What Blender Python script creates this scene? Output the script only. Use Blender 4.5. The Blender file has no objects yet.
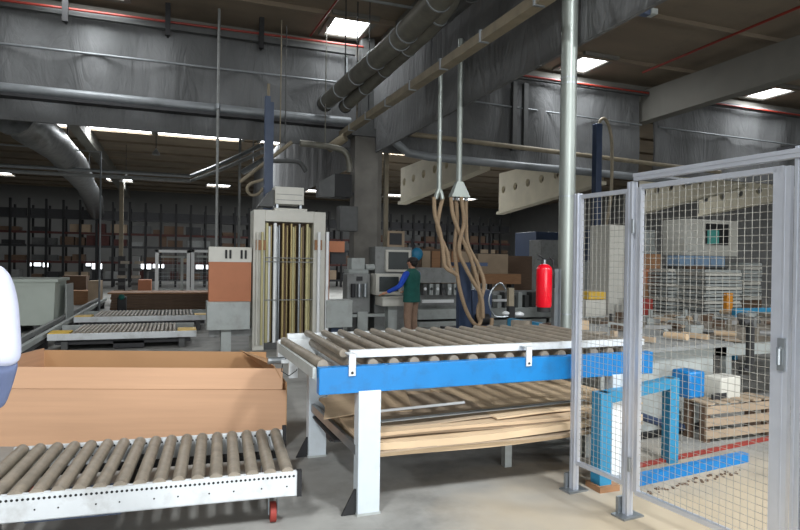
import bpy, bmesh, math, random
from mathutils import Vector, Matrix
random.seed(7)
R = math.radians
scene = bpy.context.scene
col = scene.collection

# ------------------------------------------------------------------ camera
F, CX, CY, H = 600.0, 400.0, 265.0, 1.6
hd, pt, rl = R(20.556), R(-0.29), R(0.8)
fw = Vector((math.sin(hd)*math.cos(pt), math.cos(hd)*math.cos(pt), math.sin(pt)))
r0 = Vector((math.cos(hd), -math.sin(hd), 0)); u0 = r0.cross(fw)
rt = r0*math.cos(rl) + u0*math.sin(rl); up = -r0*math.sin(rl) + u0*math.cos(rl)
cd = bpy.data.cameras.new('camera'); cam = bpy.data.objects.new('camera', cd); col.objects.link(cam)
cd.sensor_width = 36; cd.lens = 36*F/800; cd.clip_start = 0.05; cd.clip_end = 300
cam.matrix_world = Matrix(((rt.x, up.x, -fw.x, 0), (rt.y, up.y, -fw.y, 0), (rt.z, up.z, -fw.z, H), (0, 0, 0, 1)))
scene.camera = cam

# ------------------------------------------------------------------ world, light, exposure
scene.view_settings.view_transform = 'Standard'; scene.view_settings.look = 'None'
scene.view_settings.exposure = 0.15; scene.view_settings.gamma = 1.0
scene.view_settings.use_curve_mapping = False
w = bpy.data.worlds.new('overcast_sky'); scene.world = w; w.use_nodes = True
w.node_tree.nodes['Background'].inputs[0].default_value = (0.75, 0.85, 1.0, 1)
w.node_tree.nodes['Background'].inputs[1].default_value = 0.6
ROOF = 6.75
def area(name, loc, sx, sy, power, colr, rot=(0, 0, 0)):
    l = bpy.data.lights.new(name, 'AREA'); l.shape = 'RECTANGLE'; l.size = sx; l.size_y = sy
    l.energy = power; l.color = colr
    o = bpy.data.objects.new(name, l); col.objects.link(o); o.location = loc; o.rotation_euler = rot
    return o
DAY = (0.92, 0.96, 1.0)
SKYL = []      # (x0, x1, y0, y1, power)
for x in (-9.6, -3.1, 3.1, 9.3, 15.8):
    SKYL.append((x, x+0.85, -1.9, -0.6, 600))
for x in (-9.6, 3.08, 9.32, 15.9, 22.0):
    SKYL.append((x, x+0.78, 12.13, 13.25, 38 if x == 3.08 else 85))
SKYL.append((-2.3, -1.0, 11.6, 13.05, 60))
for x0, x1 in ((-4.3, -0.95), (-0.7, 2.6), (3.4, 6.4), (8.3, 11.3), (13.5, 16.5), (19, 22)):
    SKYL.append((x0, x1, 25.6, 26.7, 480 if x0 in (3.4, 8.3, 13.5) else 300))
for x in (-11, -4.2, 2.0, 8.4, 15, 21):
    SKYL.append((x, x+1.5, 42.6, 44.2, 110))
for i, (x0, x1, y0, y1, pw) in enumerate(SKYL):
    area('skylight_daylight', ((x0+x1)/2, (y0+y1)/2, ROOF-0.08), x1-x0, y1-y0, pw, DAY)
area('camera_side_fill', (1.5, -7.6, 2.6), 7.5, 4.6, 850, DAY, (R(90), 0, R(0)))  # added fill light behind the camera; the front wall has no door

# ------------------------------------------------------------------ pixel to place
def ray(px, py): return fw + rt*((px-CX)/F) + up*((CY-py)/F)
def at(px, py, Y):
    d = ray(px, py); return Vector((0, 0, H)) + d*(Y/d.y)
def flr(px, py, z=0.0):
    d = ray(px, py); return Vector((0, 0, H)) + d*((z-H)/d.z)

# ------------------------------------------------------------------ materials
def lin(c):
    return tuple(((v/255)/12.92 if v/255 <= 0.04045 else ((v/255+0.055)/1.055)**2.4) for v in c) + (1,)
def mat(name, c, rough=0.6, metal=0.0, var=0.12, scale=6.0, bump=0.0, stretch=None, dirt=None, dirt_amt=0.0, dscale=3.0):
    m = bpy.data.materials.new(name); m.use_nodes = True
    nt = m.node_tree; b = nt.nodes['Principled BSDF']; b.inputs['Roughness'].default_value = rough
    b.inputs['Metallic'].default_value = metal
    tc = nt.nodes.new('ShaderNodeTexCoord'); mp = nt.nodes.new('ShaderNodeMapping')
    nt.links.new(tc.outputs['Object'], mp.inputs[0])
    if stretch: mp.inputs['Scale'].default_value = stretch
    n = nt.nodes.new('ShaderNodeTexNoise'); n.inputs['Scale'].default_value = scale; n.inputs['Detail'].default_value = 6
    nt.links.new(mp.outputs[0], n.inputs['Vector'])
    rp = nt.nodes.new('ShaderNodeValToRGB'); L = lin(c)
    rp.color_ramp.elements[0].position = 0.3; rp.color_ramp.elements[1].position = 0.7
    rp.color_ramp.elements[0].color = tuple(v*(1-var) for v in L[:3]) + (1,)
    rp.color_ramp.elements[1].color = tuple(min(1, v*(1+var)) for v in L[:3]) + (1,)
    nt.links.new(n.outputs[0], rp.inputs[0]); out = rp.outputs[0]
    if dirt:
        n2 = nt.nodes.new('ShaderNodeTexNoise'); n2.inputs['Scale'].default_value = dscale; n2.inputs['Detail'].default_value = 8
        n2.inputs['Roughness'].default_value = 0.65
        nt.links.new(tc.outputs['Object'], n2.inputs['Vector'])
        r2 = nt.nodes.new('ShaderNodeValToRGB'); r2.color_ramp.elements[0].position = 0.5; r2.color_ramp.elements[1].position = 0.68
        r2.color_ramp.elements[0].color = (0, 0, 0, 1); r2.color_ramp.elements[1].color = (dirt_amt,)*3 + (1,)
        nt.links.new(n2.outputs[0], r2.inputs[0])
        mx = nt.nodes.new('ShaderNodeMix'); mx.data_type = 'RGBA'
        nt.links.new(r2.outputs[0], mx.inputs[0]); nt.links.new(out, mx.inputs[6]); mx.inputs[7].default_value = lin(dirt)
        out = mx.outputs[2]
    nt.links.new(out, b.inputs['Base Color'])
    if bump:
        bp = nt.nodes.new('ShaderNodeBump'); bp.inputs['Strength'].default_value = bump; bp.inputs['Distance'].default_value = 0.02
        nt.links.new(n.outputs[0], bp.inputs['Height']); nt.links.new(bp.outputs[0], b.inputs['Normal'])
    return m
def glow(name, c, s):
    m = bpy.data.materials.new(name); m.use_nodes = True; b = m.node_tree.nodes['Principled BSDF']
    b.inputs['Base Color'].default_value = (0.5, 0.5, 0.5, 1)
    b.inputs['Emission Color'].default_value = c; b.inputs['Emission Strength'].default_value = s
    return m
M = {
 'white': mat('white_enamel', (200, 204, 205), .45, 0, .04, 8, dirt=(120, 112, 100), dirt_amt=.35, dscale=5),
 'whitebeam': mat('white_box_steel', (190, 198, 203), .4, 0, .03, 8, dirt=(140, 140, 135), dirt_amt=.25, dscale=4),
 'blue': mat('blue_enamel', (0, 112, 176), .42, 0, .06, 6, dirt=(40, 70, 100), dirt_amt=.3, dscale=9),
 'lblue': mat('light_blue_enamel', (44, 128, 166), .5, 0, .08, 6),
 'dblue': mat('dark_blue_enamel', (36, 52, 78), .5, 0, .1, 6),
 'vblue': mat('faded_blue_post', (72, 84, 106), .6, 0, .12, 6),
 'roller': mat('dusty_roller_steel', (134, 125, 111), .5, .25, .15, 14, dirt=(158, 146, 128), dirt_amt=.6, dscale=6),
 'steel': mat('galvanised_steel', (150, 155, 158), .34, .75, .1, 10),
 'galv': mat('galvanised_duct', (150, 156, 150), .42, .6, .1, 4, stretch=(1, 1, .3)),
 'alu': mat('aluminium_profile', (196, 200, 208), .34, .55, .04, 10),
 'wire': mat('zinc_wire', (158, 156, 148), .5, .2, .05, 12),
 'dark': mat('dark_steel', (42, 42, 44), .6, .1, .15, 8),
 'black': mat('black_rubber', (24, 24, 25), .7, 0, .1, 8),
 'grey': mat('grey_enamel', (128, 130, 128), .55, 0, .08, 8, dirt=(80, 76, 70), dirt_amt=.4, dscale=6),
 'lgrey': mat('light_grey_enamel', (160, 165, 162), .55, 0, .05, 8, dirt=(120, 116, 106), dirt_amt=.35, dscale=5),
 'mach': mat('machine_cream_grey', (196, 194, 184), .5, 0, .05, 6, dirt=(140, 134, 120), dirt_amt=.3, dscale=3),
 'dgrey': mat('dark_grey_enamel', (74, 75, 74), .6, 0, .12, 8),
 'concrete': mat('raw_concrete', (106, 103, 97), .85, 0, .15, 3, .15, dirt=(84, 80, 74), dirt_amt=.5, dscale=1.2),
 'beam': mat('painted_concrete_beam', (112, 110, 103), .85, 0, .1, 2, .1, dirt=(100, 96, 88), dirt_amt=.4, dscale=1),
 'cream': mat('cream_concrete', (214, 206, 184), .8, 0, .06, 3),
 'brownpipe': mat('dusty_brown_steel', (130, 120, 100), .6, .1, .15, 6),
 'duct': mat('dusty_duct', (106, 104, 94), .5, .35, .2, 5, dirt=(70, 68, 62), dirt_amt=.5, dscale=2),
 'red': mat('sprinkler_red', (128, 40, 28), .5, 0, .1, 6),
 'ext': mat('extinguisher_red', (214, 12, 34), .25, 0, .03, 6),
 'board': mat('brown_cardboard', (192, 152, 120), .8, 0, .05, 2.0, stretch=(.5, .5, 14)),
 'boardin': mat('cardboard_inside', (178, 138, 98), .85, 0, .06, 2.0),
 'kraft': mat('kraft_board', (184, 160, 130), .85, 0, .1, 3, .05, stretch=(.4, 3, 8)),
 'kraft2': mat('kraft_board_pale', (196, 172, 140), .85, 0, .08, 3, .05),
 'kraftd': mat('kraft_board_dull', (156, 138, 116), .9, 0, .12, 3, .05),
 'wood': mat('chipboard', (146, 108, 76), .75, 0, .12, 4, stretch=(1, 1, 6)),
 'orange': mat('orange_laminate', (172, 108, 72), .6, 0, .05, 5),
 'dwood': mat('stacked_brown_board', (96, 76, 60), .8, 0, .2, 5, stretch=(1, 1, 20)),
 'brass': mat('brass_rod', (168, 150, 104), .4, .45, .1, 6, stretch=(1, 1, .2)),
 'gold': mat('pale_yellow_rod', (186, 178, 134), .45, .2, .1, 6, stretch=(1, 1, .2)),
 'tube': mat('white_plastic_tube', (226, 228, 228), .3, 0, .04, 6),
 'hose': mat('tan_suction_hose', (146, 124, 98), .7, 0, .12, 30, stretch=(.2, .2, 3)),
 'yellow': mat('yellow_enamel', (206, 168, 52), .55, 0, .1, 6),
 'amber': mat('amber_enamel', (206, 134, 30), .5, 0, .08, 6),
 'glass': mat('dark_screen_glass', (56, 62, 62), .15, 0, .1, 3),
 'teal': mat('teal_screen', (84, 160, 150), .3, 0, .05, 5),
 'skin': mat('skin', (190, 138, 110), .55, 0, .06, 20),
 'hair': mat('dark_hair', (30, 24, 22), .6, 0, .3, 60, .3),
 'vest': mat('green_vest_cloth', (20, 84, 76), .85, 0, .12, 12, .2),
 'sleeve': mat('blue_shirt_cloth', (28, 72, 180), .85, 0, .1, 12, .2),
 'trouser': mat('khaki_trouser_cloth', (142, 116, 98), .9, 0, .12, 12, .2),
 'shirt': mat('white_shirt_cloth', (188, 192, 212), .85, 0, .03, 9, .2),
 'cuff': mat('shaded_white_cloth', (104, 116, 150), .85, 0, .08, 12, .2),  # lower part of the white sleeve, its shade put into the colour
 'cont': mat('grey_green_enamel', (176, 184, 174), .6, 0, .04, 3),
 'jeans': mat('blue_jeans_cloth', (86, 104, 146), .9, 0, .12, 20, .2),
 'trunk': mat('dull_trunking_steel', (128, 132, 134), .5, .3, .1, 3, dirt=(84, 86, 86), dirt_amt=.6, dscale=1),
 'rackred': mat('dull_red_rack_beam', (74, 40, 36), .8, 0, .2, 6),
 'tray': mat('pale_blue_plastic', (126, 152, 178), .5, 0, .06, 6),
 'rust': mat('rusty_red_steel', (140, 50, 40), .7, 0, .2, 8),
 'foil': mat('foil_insulation', (120, 122, 122), .4, .5, .3, 5, .6),
 'sheetmetal': mat('bent_scrap_metal', (150, 150, 148), .5, .4, .2, 6),
 'skyglow': glow('skylight_pane', (0.95, 0.98, 1.0, 1), 6.0),
 'winglow': glow('daylit_window_pane', (0.9, 0.95, 1.0, 1), 3.0),
 'crt': mat('dark_crt_screen', (70, 74, 74), .25, 0, .1, 3),
}
def curtain_mat():
    m = mat('wrapped_grey_membrane', (98, 99, 99), .8, 0, .16, 1.3, 0, stretch=(1.4, 1.4, .5), dirt=(70, 70, 70), dirt_amt=.5, dscale=.6)
    nt = m.node_tree; b = nt.nodes['Principled BSDF']; tc = nt.nodes.new('ShaderNodeTexCoord'); mp = nt.nodes.new('ShaderNodeMapping')
    mp.inputs['Scale'].default_value = (1.5, 1.5, .45); mp.inputs['Rotation'].default_value = (.25, .2, 0); nt.links.new(tc.outputs['Object'], mp.inputs[0])
    n = nt.nodes.new('ShaderNodeTexNoise'); n.inputs['Scale'].default_value = 1.1; n.inputs['Detail'].default_value = 5; n.inputs['Distortion'].default_value = 1.6
    nt.links.new(mp.outputs[0], n.inputs['Vector'])
    a = nt.nodes.new('ShaderNodeMath'); a.operation = 'SUBTRACT'; a.inputs[1].default_value = .5; nt.links.new(n.outputs[0], a.inputs[0])
    c = nt.nodes.new('ShaderNodeMath'); c.operation = 'ABSOLUTE'; nt.links.new(a.outputs[0], c.inputs[0])   # ridged creases
    bp = nt.nodes.new('ShaderNodeBump'); bp.inputs['Strength'].default_value = 1.0; bp.inputs['Distance'].default_value = .09
    nt.links.new(c.outputs[0], bp.inputs['Height']); nt.links.new(bp.outputs[0], b.inputs['Normal'])
    return m
M['membrane'] = curtain_mat()
def floor_mat():
    m = mat('worn_concrete_floor', (140, 139, 134), .8, 0, .14, 3.5, .04, dirt=(96, 95, 92), dirt_amt=.75, dscale=1.1)
    nt = m.node_tree; b = nt.nodes['Principled BSDF']; prev = b.inputs['Base Color'].links[0].from_socket
    tc = nt.nodes.new('ShaderNodeTexCoord')
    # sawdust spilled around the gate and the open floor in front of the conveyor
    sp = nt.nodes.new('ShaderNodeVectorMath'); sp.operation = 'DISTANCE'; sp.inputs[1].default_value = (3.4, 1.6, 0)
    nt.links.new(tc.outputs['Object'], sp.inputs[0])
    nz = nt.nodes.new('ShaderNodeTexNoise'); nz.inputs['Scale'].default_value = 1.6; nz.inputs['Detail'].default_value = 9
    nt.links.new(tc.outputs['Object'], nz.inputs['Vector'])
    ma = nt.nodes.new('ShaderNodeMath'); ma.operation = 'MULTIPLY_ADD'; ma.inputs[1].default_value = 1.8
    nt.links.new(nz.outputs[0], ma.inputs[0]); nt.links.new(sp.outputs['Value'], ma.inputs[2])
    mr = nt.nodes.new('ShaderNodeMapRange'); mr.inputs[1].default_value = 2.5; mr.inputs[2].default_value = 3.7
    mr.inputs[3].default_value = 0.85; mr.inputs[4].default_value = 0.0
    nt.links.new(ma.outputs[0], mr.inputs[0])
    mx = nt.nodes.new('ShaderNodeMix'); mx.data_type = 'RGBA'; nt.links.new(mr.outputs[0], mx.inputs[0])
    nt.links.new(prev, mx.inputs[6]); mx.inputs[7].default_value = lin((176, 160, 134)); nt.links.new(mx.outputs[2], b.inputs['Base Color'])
    return m
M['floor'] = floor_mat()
M['ceil'] = mat('precast_roof_concrete', (126, 113, 96), .9, 0, .12, 1.5, .1, stretch=(.3, 1, 1), dirt=(96, 86, 74), dirt_amt=.5, dscale=.5)
M['wall'] = mat('pale_grey_wall', (112, 112, 110), .85, 0, .08, 1)

# ------------------------------------------------------------------ mesh builder
class MB:
    def __init__(s): s.v = []; s.f = []
    def add(s, vs, fs):
        o = len(s.v); s.v += [Vector(q) for q in vs]; s.f += [tuple(i+o for i in q) for q in fs]; return s
    def box(s, x0, x1, y0, y1, z0, z1):
        vs = [(x, y, z) for z in (z0, z1) for y in (y0, y1) for x in (x0, x1)]
        return s.add(vs, [(0, 2, 3, 1), (4, 5, 7, 6), (0, 1, 5, 4), (2, 6, 7, 3), (0, 4, 6, 2), (1, 3, 7, 5)])
    def obox(s, c, size, rz=0, rx=0, ry=0):
        m = Matrix.Translation(c) @ Matrix.Rotation(rz, 4, 'Z') @ Matrix.Rotation(ry, 4, 'Y') @ Matrix.Rotation(rx, 4, 'X')
        a, b, c2 = [q/2 for q in size]; vs = [m @ Vector((x, y, z)) for z in (-c2, c2) for y in (-b, b) for x in (-a, a)]
        return s.add(vs, [(0, 2, 3, 1), (4, 5, 7, 6), (0, 1, 5, 4), (2, 6, 7, 3), (0, 4, 6, 2), (1, 3, 7, 5)])
    def bar(s, p, q, wd, ht):      # rectangular bar from p to q
        p, q = Vector(p), Vector(q); d = (q-p).normalized()
        a = d.cross(Vector((0, 0, 1))) if abs(d.z) < .95 else d.cross(Vector((0, 1, 0)))
        a.normalize(); b = a.cross(d).normalized(); a *= wd/2; b *= ht/2
        vs = [p-a-b, p+a-b, p+a+b, p-a+b, q-a-b, q+a-b, q+a+b, q-a+b]
        return s.add(vs, [(3, 2, 1, 0), (4, 5, 6, 7), (0, 1, 5, 4), (1, 2, 6, 5), (2, 3, 7, 6), (3, 0, 4, 7)])
    def cyl(s, p, q, r, n=12, r2=None, caps=True):
        p, q = Vector(p), Vector(q); d = (q-p).normalized(); r2 = r if r2 is None else r2
        a = d.cross(Vector((0, 0, 1))) if abs(d.z) < .95 else d.cross(Vector((0, 1, 0)))
        a.normalize(); b = d.cross(a); vs = []
        for c, rr in ((p, r), (q, r2)):
            for i in range(n):
                t = 2*math.pi*i/n; vs.append(c + a*(rr*math.cos(t)) + b*(rr*math.sin(t)))
        fs = [(i, (i+1) % n, n+(i+1) % n, n+i) for i in range(n)]
        if caps: fs += [tuple(range(n-1, -1, -1)), tuple(range(n, 2*n))]
        return s.add(vs, fs)
    def tube(s, pts, r, n=10, wob=None):
        pts = [Vector(p) for p in pts]; rings = []; a = None
        for i, p in enumerate(pts):
            d = (pts[min(i+1, len(pts)-1)] - pts[max(i-1, 0)]).normalized()
            if a is None:
                a = d.cross(Vector((0, 0, 1))) if abs(d.z) < .95 else d.cross(Vector((0, 1, 0)))
            a = (a - d*a.dot(d)).normalized(); b = d.cross(a); rr = r if wob is None else r*wob(i)
            rings.append([p + a*(rr*math.cos(2*math.pi*k/n)) + b*(rr*math.sin(2*math.pi*k/n)) for k in range(n)])
        vs = [v for g in rings for v in g]; m = len(rings)
        fs = [(i*n+k, i*n+(k+1) % n, (i+1)*n+(k+1) % n, (i+1)*n+k) for i in range(m-1) for k in range(n)]
        fs += [tuple(range(n-1, -1, -1)), tuple(range((m-1)*n, m*n))]
        return s.add(vs, fs)
    def prism(s, poly, axis, a, b):   # poly in the plane across axis
        def P(u, v, t): return {'x': (t, u, v), 'y': (u, t, v), 'z': (u, v, t)}[axis]
        n = len(poly); vs = [P(u, v, a) for u, v in poly] + [P(u, v, b) for u, v in poly]
        return s.add(vs, [tuple(range(n-1, -1, -1)), tuple(range(n, 2*n))] + [(i, (i+1) % n, n+(i+1) % n, n+i) for i in range(n)])
    def slab(s, quad, th):            # four points, thickness straight up or along normal
        q = [Vector(p) for p in quad]; nn = (q[1]-q[0]).cross(q[3]-q[0]).normalized()*th
        return s.add(q + [p+nn for p in q], [(3, 2, 1, 0), (4, 5, 6, 7), (0, 1, 5, 4), (1, 2, 6, 5), (2, 3, 7, 6), (3, 0, 4, 7)])
    def lathe(s, prof, c=(0, 0, 0), n=16):
        c = Vector(c); vs = []; m = len(prof)
        for r, z in prof:
            for k in range(n):
                t = 2*math.pi*k/n; vs.append(c + Vector((r*math.cos(t), r*math.sin(t), z)))
        fs = [(i*n+k, i*n+(k+1) % n, (i+1)*n+(k+1) % n, (i+1)*n+k) for i in range(m-1) for k in range(n)]
        fs += [tuple(range(n-1, -1, -1)), tuple(range((m-1)*n, m*n))]
        return s.add(vs, fs)
    def ball(s, c, r, n=10, sc=(1, 1, 1)):
        c = Vector(c); vs = []; m = n//2+1
        for i in range(m+1):
            ph = math.pi*i/m
            for k in range(n):
                t = 2*math.pi*k/n; vs.append(c + Vector((r*sc[0]*math.sin(ph)*math.cos(t), r*sc[1]*math.sin(ph)*math.sin(t), r*sc[2]*math.cos(ph))))
        return s.add(vs, [(i*n+k, (i+1)*n+k, (i+1)*n+(k+1) % n, i*n+(k+1) % n) for i in range(m) for k in range(n)])

def mesh_of(name, mb, m, bevel=0.0):
    me = bpy.data.meshes.new(name); me.from_pydata([tuple(v) for v in mb.v], [], mb.f)
    bm = bmesh.new(); bm.from_mesh(me); bmesh.ops.remove_doubles(bm, verts=bm.verts, dist=1e-6)
    bmesh.ops.recalc_face_normals(bm, faces=bm.faces); bm.to_mesh(me); bm.free()
    me.materials.append(M[m]); me.shade_smooth(); me.set_sharp_from_angle(angle=R(32))
    o = bpy.data.objects.new(name, me); col.objects.link(o)
    if bevel:
        bv = o.modifiers.new('bevel', 'BEVEL'); bv.width = bevel; bv.segments = 2; bv.limit_method = 'ANGLE'; bv.angle_limit = R(40)
    return o
def props(o, label=None, cat=None, group=None, kind=None):
    if label: o['label'] = label
    if cat: o['category'] = cat
    if group: o['group'] = group
    if kind: o['kind'] = kind
    return o
def shift(o, d):
    for ch in o.children:
        if ch.type == 'MESH': ch.data.transform(Matrix.Translation(d))
        shift(ch, d)
def one(name, mb, m, label, cat, group=None, bevel=0.0, kind=None):     # a thing that is one mesh
    o = mesh_of(name, mb, m, bevel); vs = [v.co for v in o.data.vertices]
    c = Vector((sum(v.x for v in vs)/len(vs), sum(v.y for v in vs)/len(vs), min(v.z for v in vs)))
    o.data.transform(Matrix.Translation(-c)); o.location = c
    return props(o, label, cat, group, kind)
def struct(name, mb, m, label=None, cat=None, bevel=0.0):
    o = mesh_of(name, mb, m, bevel); return props(o, label, cat, None, 'structure')
def thing(name, label, cat, group=None):
    o = bpy.data.objects.new(name, None); o.empty_display_size = .1; col.objects.link(o)
    return props(o, label, cat, group)
def part(name, mb, m, parent, label=None, bevel=0.0, kind=None):
    o = mesh_of(name, mb, m, bevel); o.parent = parent
    return props(o, label, kind=kind)
def settle(root, loc):                       # move the thing's origin to its base, geometry stays put
    loc = Vector(loc); shift(root, -loc); root.location = loc; return root
def dup(root, loc, rz=None, label=None, group=None):
    def cp(o, par):
        c = o.copy(); col.objects.link(c)
        if par: c.parent = par
        for ch in list(o.children): cp(ch, c)
        return c
    c = cp(root, None); c.location = loc
    if rz is not None: c.rotation_euler = (0, 0, rz)
    if label: c['label'] = label
    if group: c['group'] = group
    return c
def rect(x0, y0, x1, y1, Y):                 # pixel rectangle on the plane Y -> X range, Z range
    a, b, c, d = at(x0, y1, Y), at(x1, y1, Y), at(x0, y0, Y), at(x1, y0, Y)
    return (a.x+c.x)/2, (b.x+d.x)/2, (a.z+b.z)/2, (c.z+d.z)/2

# ================================================================== the building
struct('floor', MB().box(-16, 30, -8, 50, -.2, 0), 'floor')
cb = MB().box(-16, 30, -8, 50, ROOF, ROOF+.25)
y = -7.2
while y < 50:
    cb.box(-16, 30, y-.05, y+.05, ROOF-.09, ROOF); y += 2.42
struct('ceiling', cb, 'ceil')
struct('wall_left', MB().box(-16.25, -16, -8, 50, 0, ROOF), 'wall')
struct('wall_right', MB().box(30, 30.25, -8, 50, 0, ROOF), 'wall')
struct('wall_front', MB().box(-16, 30, -8.25, -8, 0, ROOF), 'wall')
struct('wall_back', MB().box(-16, 30, 50, 50.25, 0, ROOF), 'wall')
for i, (x0, x1, y0, y1, pw) in enumerate(SKYL):
    t = thing('window_%d' % (i+1), 'bright roof skylight', None); t['kind'] = 'structure'; del t['label']
    part('skylight_pane', MB().box(x0, x1, y0, y1, ROOF-.03, ROOF-.015), 'skyglow', t)
    f = MB().box(x0-.12, x0, y0-.12, y1+.12, ROOF-.07, ROOF).box(x1, x1+.12, y0-.12, y1+.12, ROOF-.07, ROOF)
    f.box(x0, x1, y0-.12, y0, ROOF-.07, ROOF).box(x0, x1, y1, y1+.12, ROOF-.07, ROOF)
    part('skylight_frame', f, 'beam', t)
    settle(t, ((x0+x1)/2, (y0+y1)/2, ROOF-.07))
# low daylit windows in the far wall
nw = len(SKYL)
for i, (px0, px1, py0, py1) in enumerate(((28, 41, 262, 266), (43, 50, 262, 267), (86, 91, 262, 266), (92, 102, 262, 269), (141, 151, 262, 269), (153, 164, 262, 268), (196, 208, 265, 269), (668, 676, 262, 268))):
    x0, x1, z0, z1 = rect(px0, py0, px1, py1, 49.9)
    t = thing('window_%d' % (nw+i+1), None, None); t['kind'] = 'structure'
    part('window_pane', MB().box(x0, x1, 49.9, 49.93, z0, z1), 'winglow', t)
    part('window_frame', MB().box(x0-.06, x0, 49.86, 49.98, z0-.06, z1+.06).box(x1, x1+.06, 49.86, 49.98, z0-.06, z1+.06).box(x0, x1, 49.86, 49.98, z0-.06, z0).box(x0, x1, 49.86, 49.98, z1, z1+.06), 'dgrey', t)
    settle(t, ((x0+x1)/2, 49.9, z0))

# wrapped draft curtains (membrane hung under the valley beams)
def membrane(name, p, q, z0, z1, th=.05, seed=1, zs=None):
    p, q = Vector(p), Vector(q); L = (q-p).length; d = (q-p)/L; nrm = Vector((-d.y, d.x, 0))
    nx, nz = max(8, int(L/.16)), 14; rnd = random.Random(seed)
    fold = [(rnd.uniform(1.2, 5.5), rnd.uniform(0, 6.3), rnd.uniform(-.7, .7), rnd.uniform(.012, .040)) for _ in range(9)]
    vs = []
    for i in range(nx+1):
        u = L*i/nx
        for j in range(nz+1):
            t = j/nz; off = sum(a*math.sin(k*u+ph+sk*t*4) for k, ph, sk, a in fold)*math.sin(math.pi*t)**.5 if 0 < t < 1 else 0
            vs.append(p + d*u + nrm*off + Vector((0, 0, z0+(z1-z0)*t)))
    n = len(vs); vs2 = [v + nrm*th for v in vs]; fs = []
    I = lambda i, j: i*(nz+1)+j
    for i in range(nx):
        for j in range(nz):
            a, b, c, e = I(i, j), I(i+1, j), I(i+1, j+1), I(i, j+1)
            fs += [(a, b, c, e), (n+e, n+c, n+b, n+a)]
        fs += [(I(i, 0), n+I(i, 0), n+I(i+1, 0), I(i+1, 0)), (I(i, nz), I(i+1, nz), n+I(i+1, nz), n+I(i, nz))]
    mb = MB().add(vs+vs2, fs)
    return struct(name, mb, 'membrane')
membrane('draft_curtain', (-16, 13.41, 0), (3.9, 13.41, 0), 4.22, 6.35, seed=3)
membrane('draft_curtain', (4.25, 13.41, 0), (12.1, 13.41, 0), 4.18, 6.35, seed=5)
membrane('draft_curtain', (12.6, 13.41, 0), (30, 13.41, 0), 4.18, 6.35, seed=6)
membrane('draft_curtain', (4.28, -1, 0), (4.28, 13.3, 0), 4.08, 6.3, seed=8)
membrane('draft_curtain', (3.95, 13.95, 0), (3.95, 33, 0), 3.85, 6.35, seed=12)
struct('ceiling_beam', MB().box(-16, 30, 13.5, 13.8, 6.2, ROOF-.1), 'beam')
struct('ceiling_beam', MB().box(-16, 3.8, 13.18, 13.3, 6.3, 6.42), 'dgrey')
struct('ceiling_beam', MB().box(4.5, 30, 13.18, 13.3, 6.3, 6.42), 'dgrey')
def ybeam(x0, x1, ya, yb, z0a, z0b, ztop, m='beam', holes=()):
    mb = MB().add([(x0, ya, z0a), (x1, ya, z0a), (x1, ya, ztop), (x0, ya, ztop), (x0, yb, z0b), (x1, yb, z0b), (x1, yb, ztop), (x0, yb, ztop)],
                  [(0, 1, 2, 3), (7, 6, 5, 4), (0, 4, 5, 1), (1, 5, 6, 2), (2, 6, 7, 3), (3, 7, 4, 0)])
    return struct('ceiling_beam', mb, m)
ybeam(4.36, 4.8, -8, 13.1, 5.7, 5.7, ROOF-.01)
ybeam(12.25, 12.6, -8, 13.7, 5.85, 5.64, 6.5)
ybeam(20.4, 20.8, -8, 13.7, 5.85, 5.64, 6.5)
ybeam(-3.6, -3.2, 14, 50, 6.2, 6.2, ROOF-.01)
struct('column', MB().prism([(3.76, 13.0), (4.3, 13.0), (4.44, 13.12), (4.44, 13.38), (3.76, 13.38)], 'z', 0, 4.42), 'concrete')
struct('column', MB().box(3.66, 4.52, 12.92, 13.39, 4.42, 4.6), 'dgrey')
struct('column', MB().box(3.92, 4.22, 13.1, 13.38, 4.6, 6.7), 'dgrey')

# cream openwork beams with round holes, beyond the curtain
def holed_beam(x, ya, yb, za, zb, zt, label, holes=6, r=.14):
    n = 40; mb = MB(); hs = [ya + (yb-ya)*(k+.6)/holes for k in range(holes)]
    vs_f = []
    # lower flange, web panels around octagonal holes
    mb.add([(x-.16, ya, za-.1), (x+.16, ya, za-.1), (x+.16, ya, za), (x-.16, ya, za), (x-.16, yb, zb-.1), (x+.16, yb, zb-.1), (x+.16, yb, zb), (x-.16, yb, zb)],
           [(0, 1, 2, 3), (7, 6, 5, 4), (0, 4, 5, 1), (1, 5, 6, 2), (2, 6, 7, 3), (3, 7, 4, 0)])
    seg = [ya] + [(hs[k]+hs[k+1])/2 for k in range(holes-1)] + [yb]
    for k in range(holes):
        a, b = seg[k], seg[k+1]; fa = (a-ya)/(yb-ya); fb = (b-ya)/(yb-ya)
        z0a, z0b = za+(zb-za)*fa, za+(zb-za)*fb; yc = hs[k]; zc = (z0a+z0b)/2*.45+zt*.55
        out = [(b, z0b), (b, (z0b+zt)/2), (b, zt), ((a+b)/2, zt), (a, zt), (a, (z0a+zt)/2), (a, z0a), ((a+b)/2, (z0a+z0b)/2)]
        inn = [(yc+r*math.cos(t), zc+r*math.sin(t)) for t in [math.pi*2*(q-1)/8 for q in range(8)]]
        # order both rings by angle
        key = lambda p: math.atan2(p[1]-zc, p[0]-yc)
        out.sort(key=key); inn.sort(key=key)
        for s in (-.06, .06):
            base = len(mb.v); mb.v += [Vector((x+s, p[0], p[1])) for p in out+inn]
            mb.f += [(base+q, base+(q+1) % 8, base+8+(q+1) % 8, base+8+q) for q in range(8)]
        base = len(mb.v); mb.v += [Vector((x-.06, p[0], p[1])) for p in inn] + [Vector((x+.06, p[0], p[1])) for p in inn]
        mb.f += [(base+q, base+(q+1) % 8, base+8+(q+1) % 8, base+8+q) for q in range(8)]
    return struct('openwork_beam', mb, 'cream')
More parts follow.
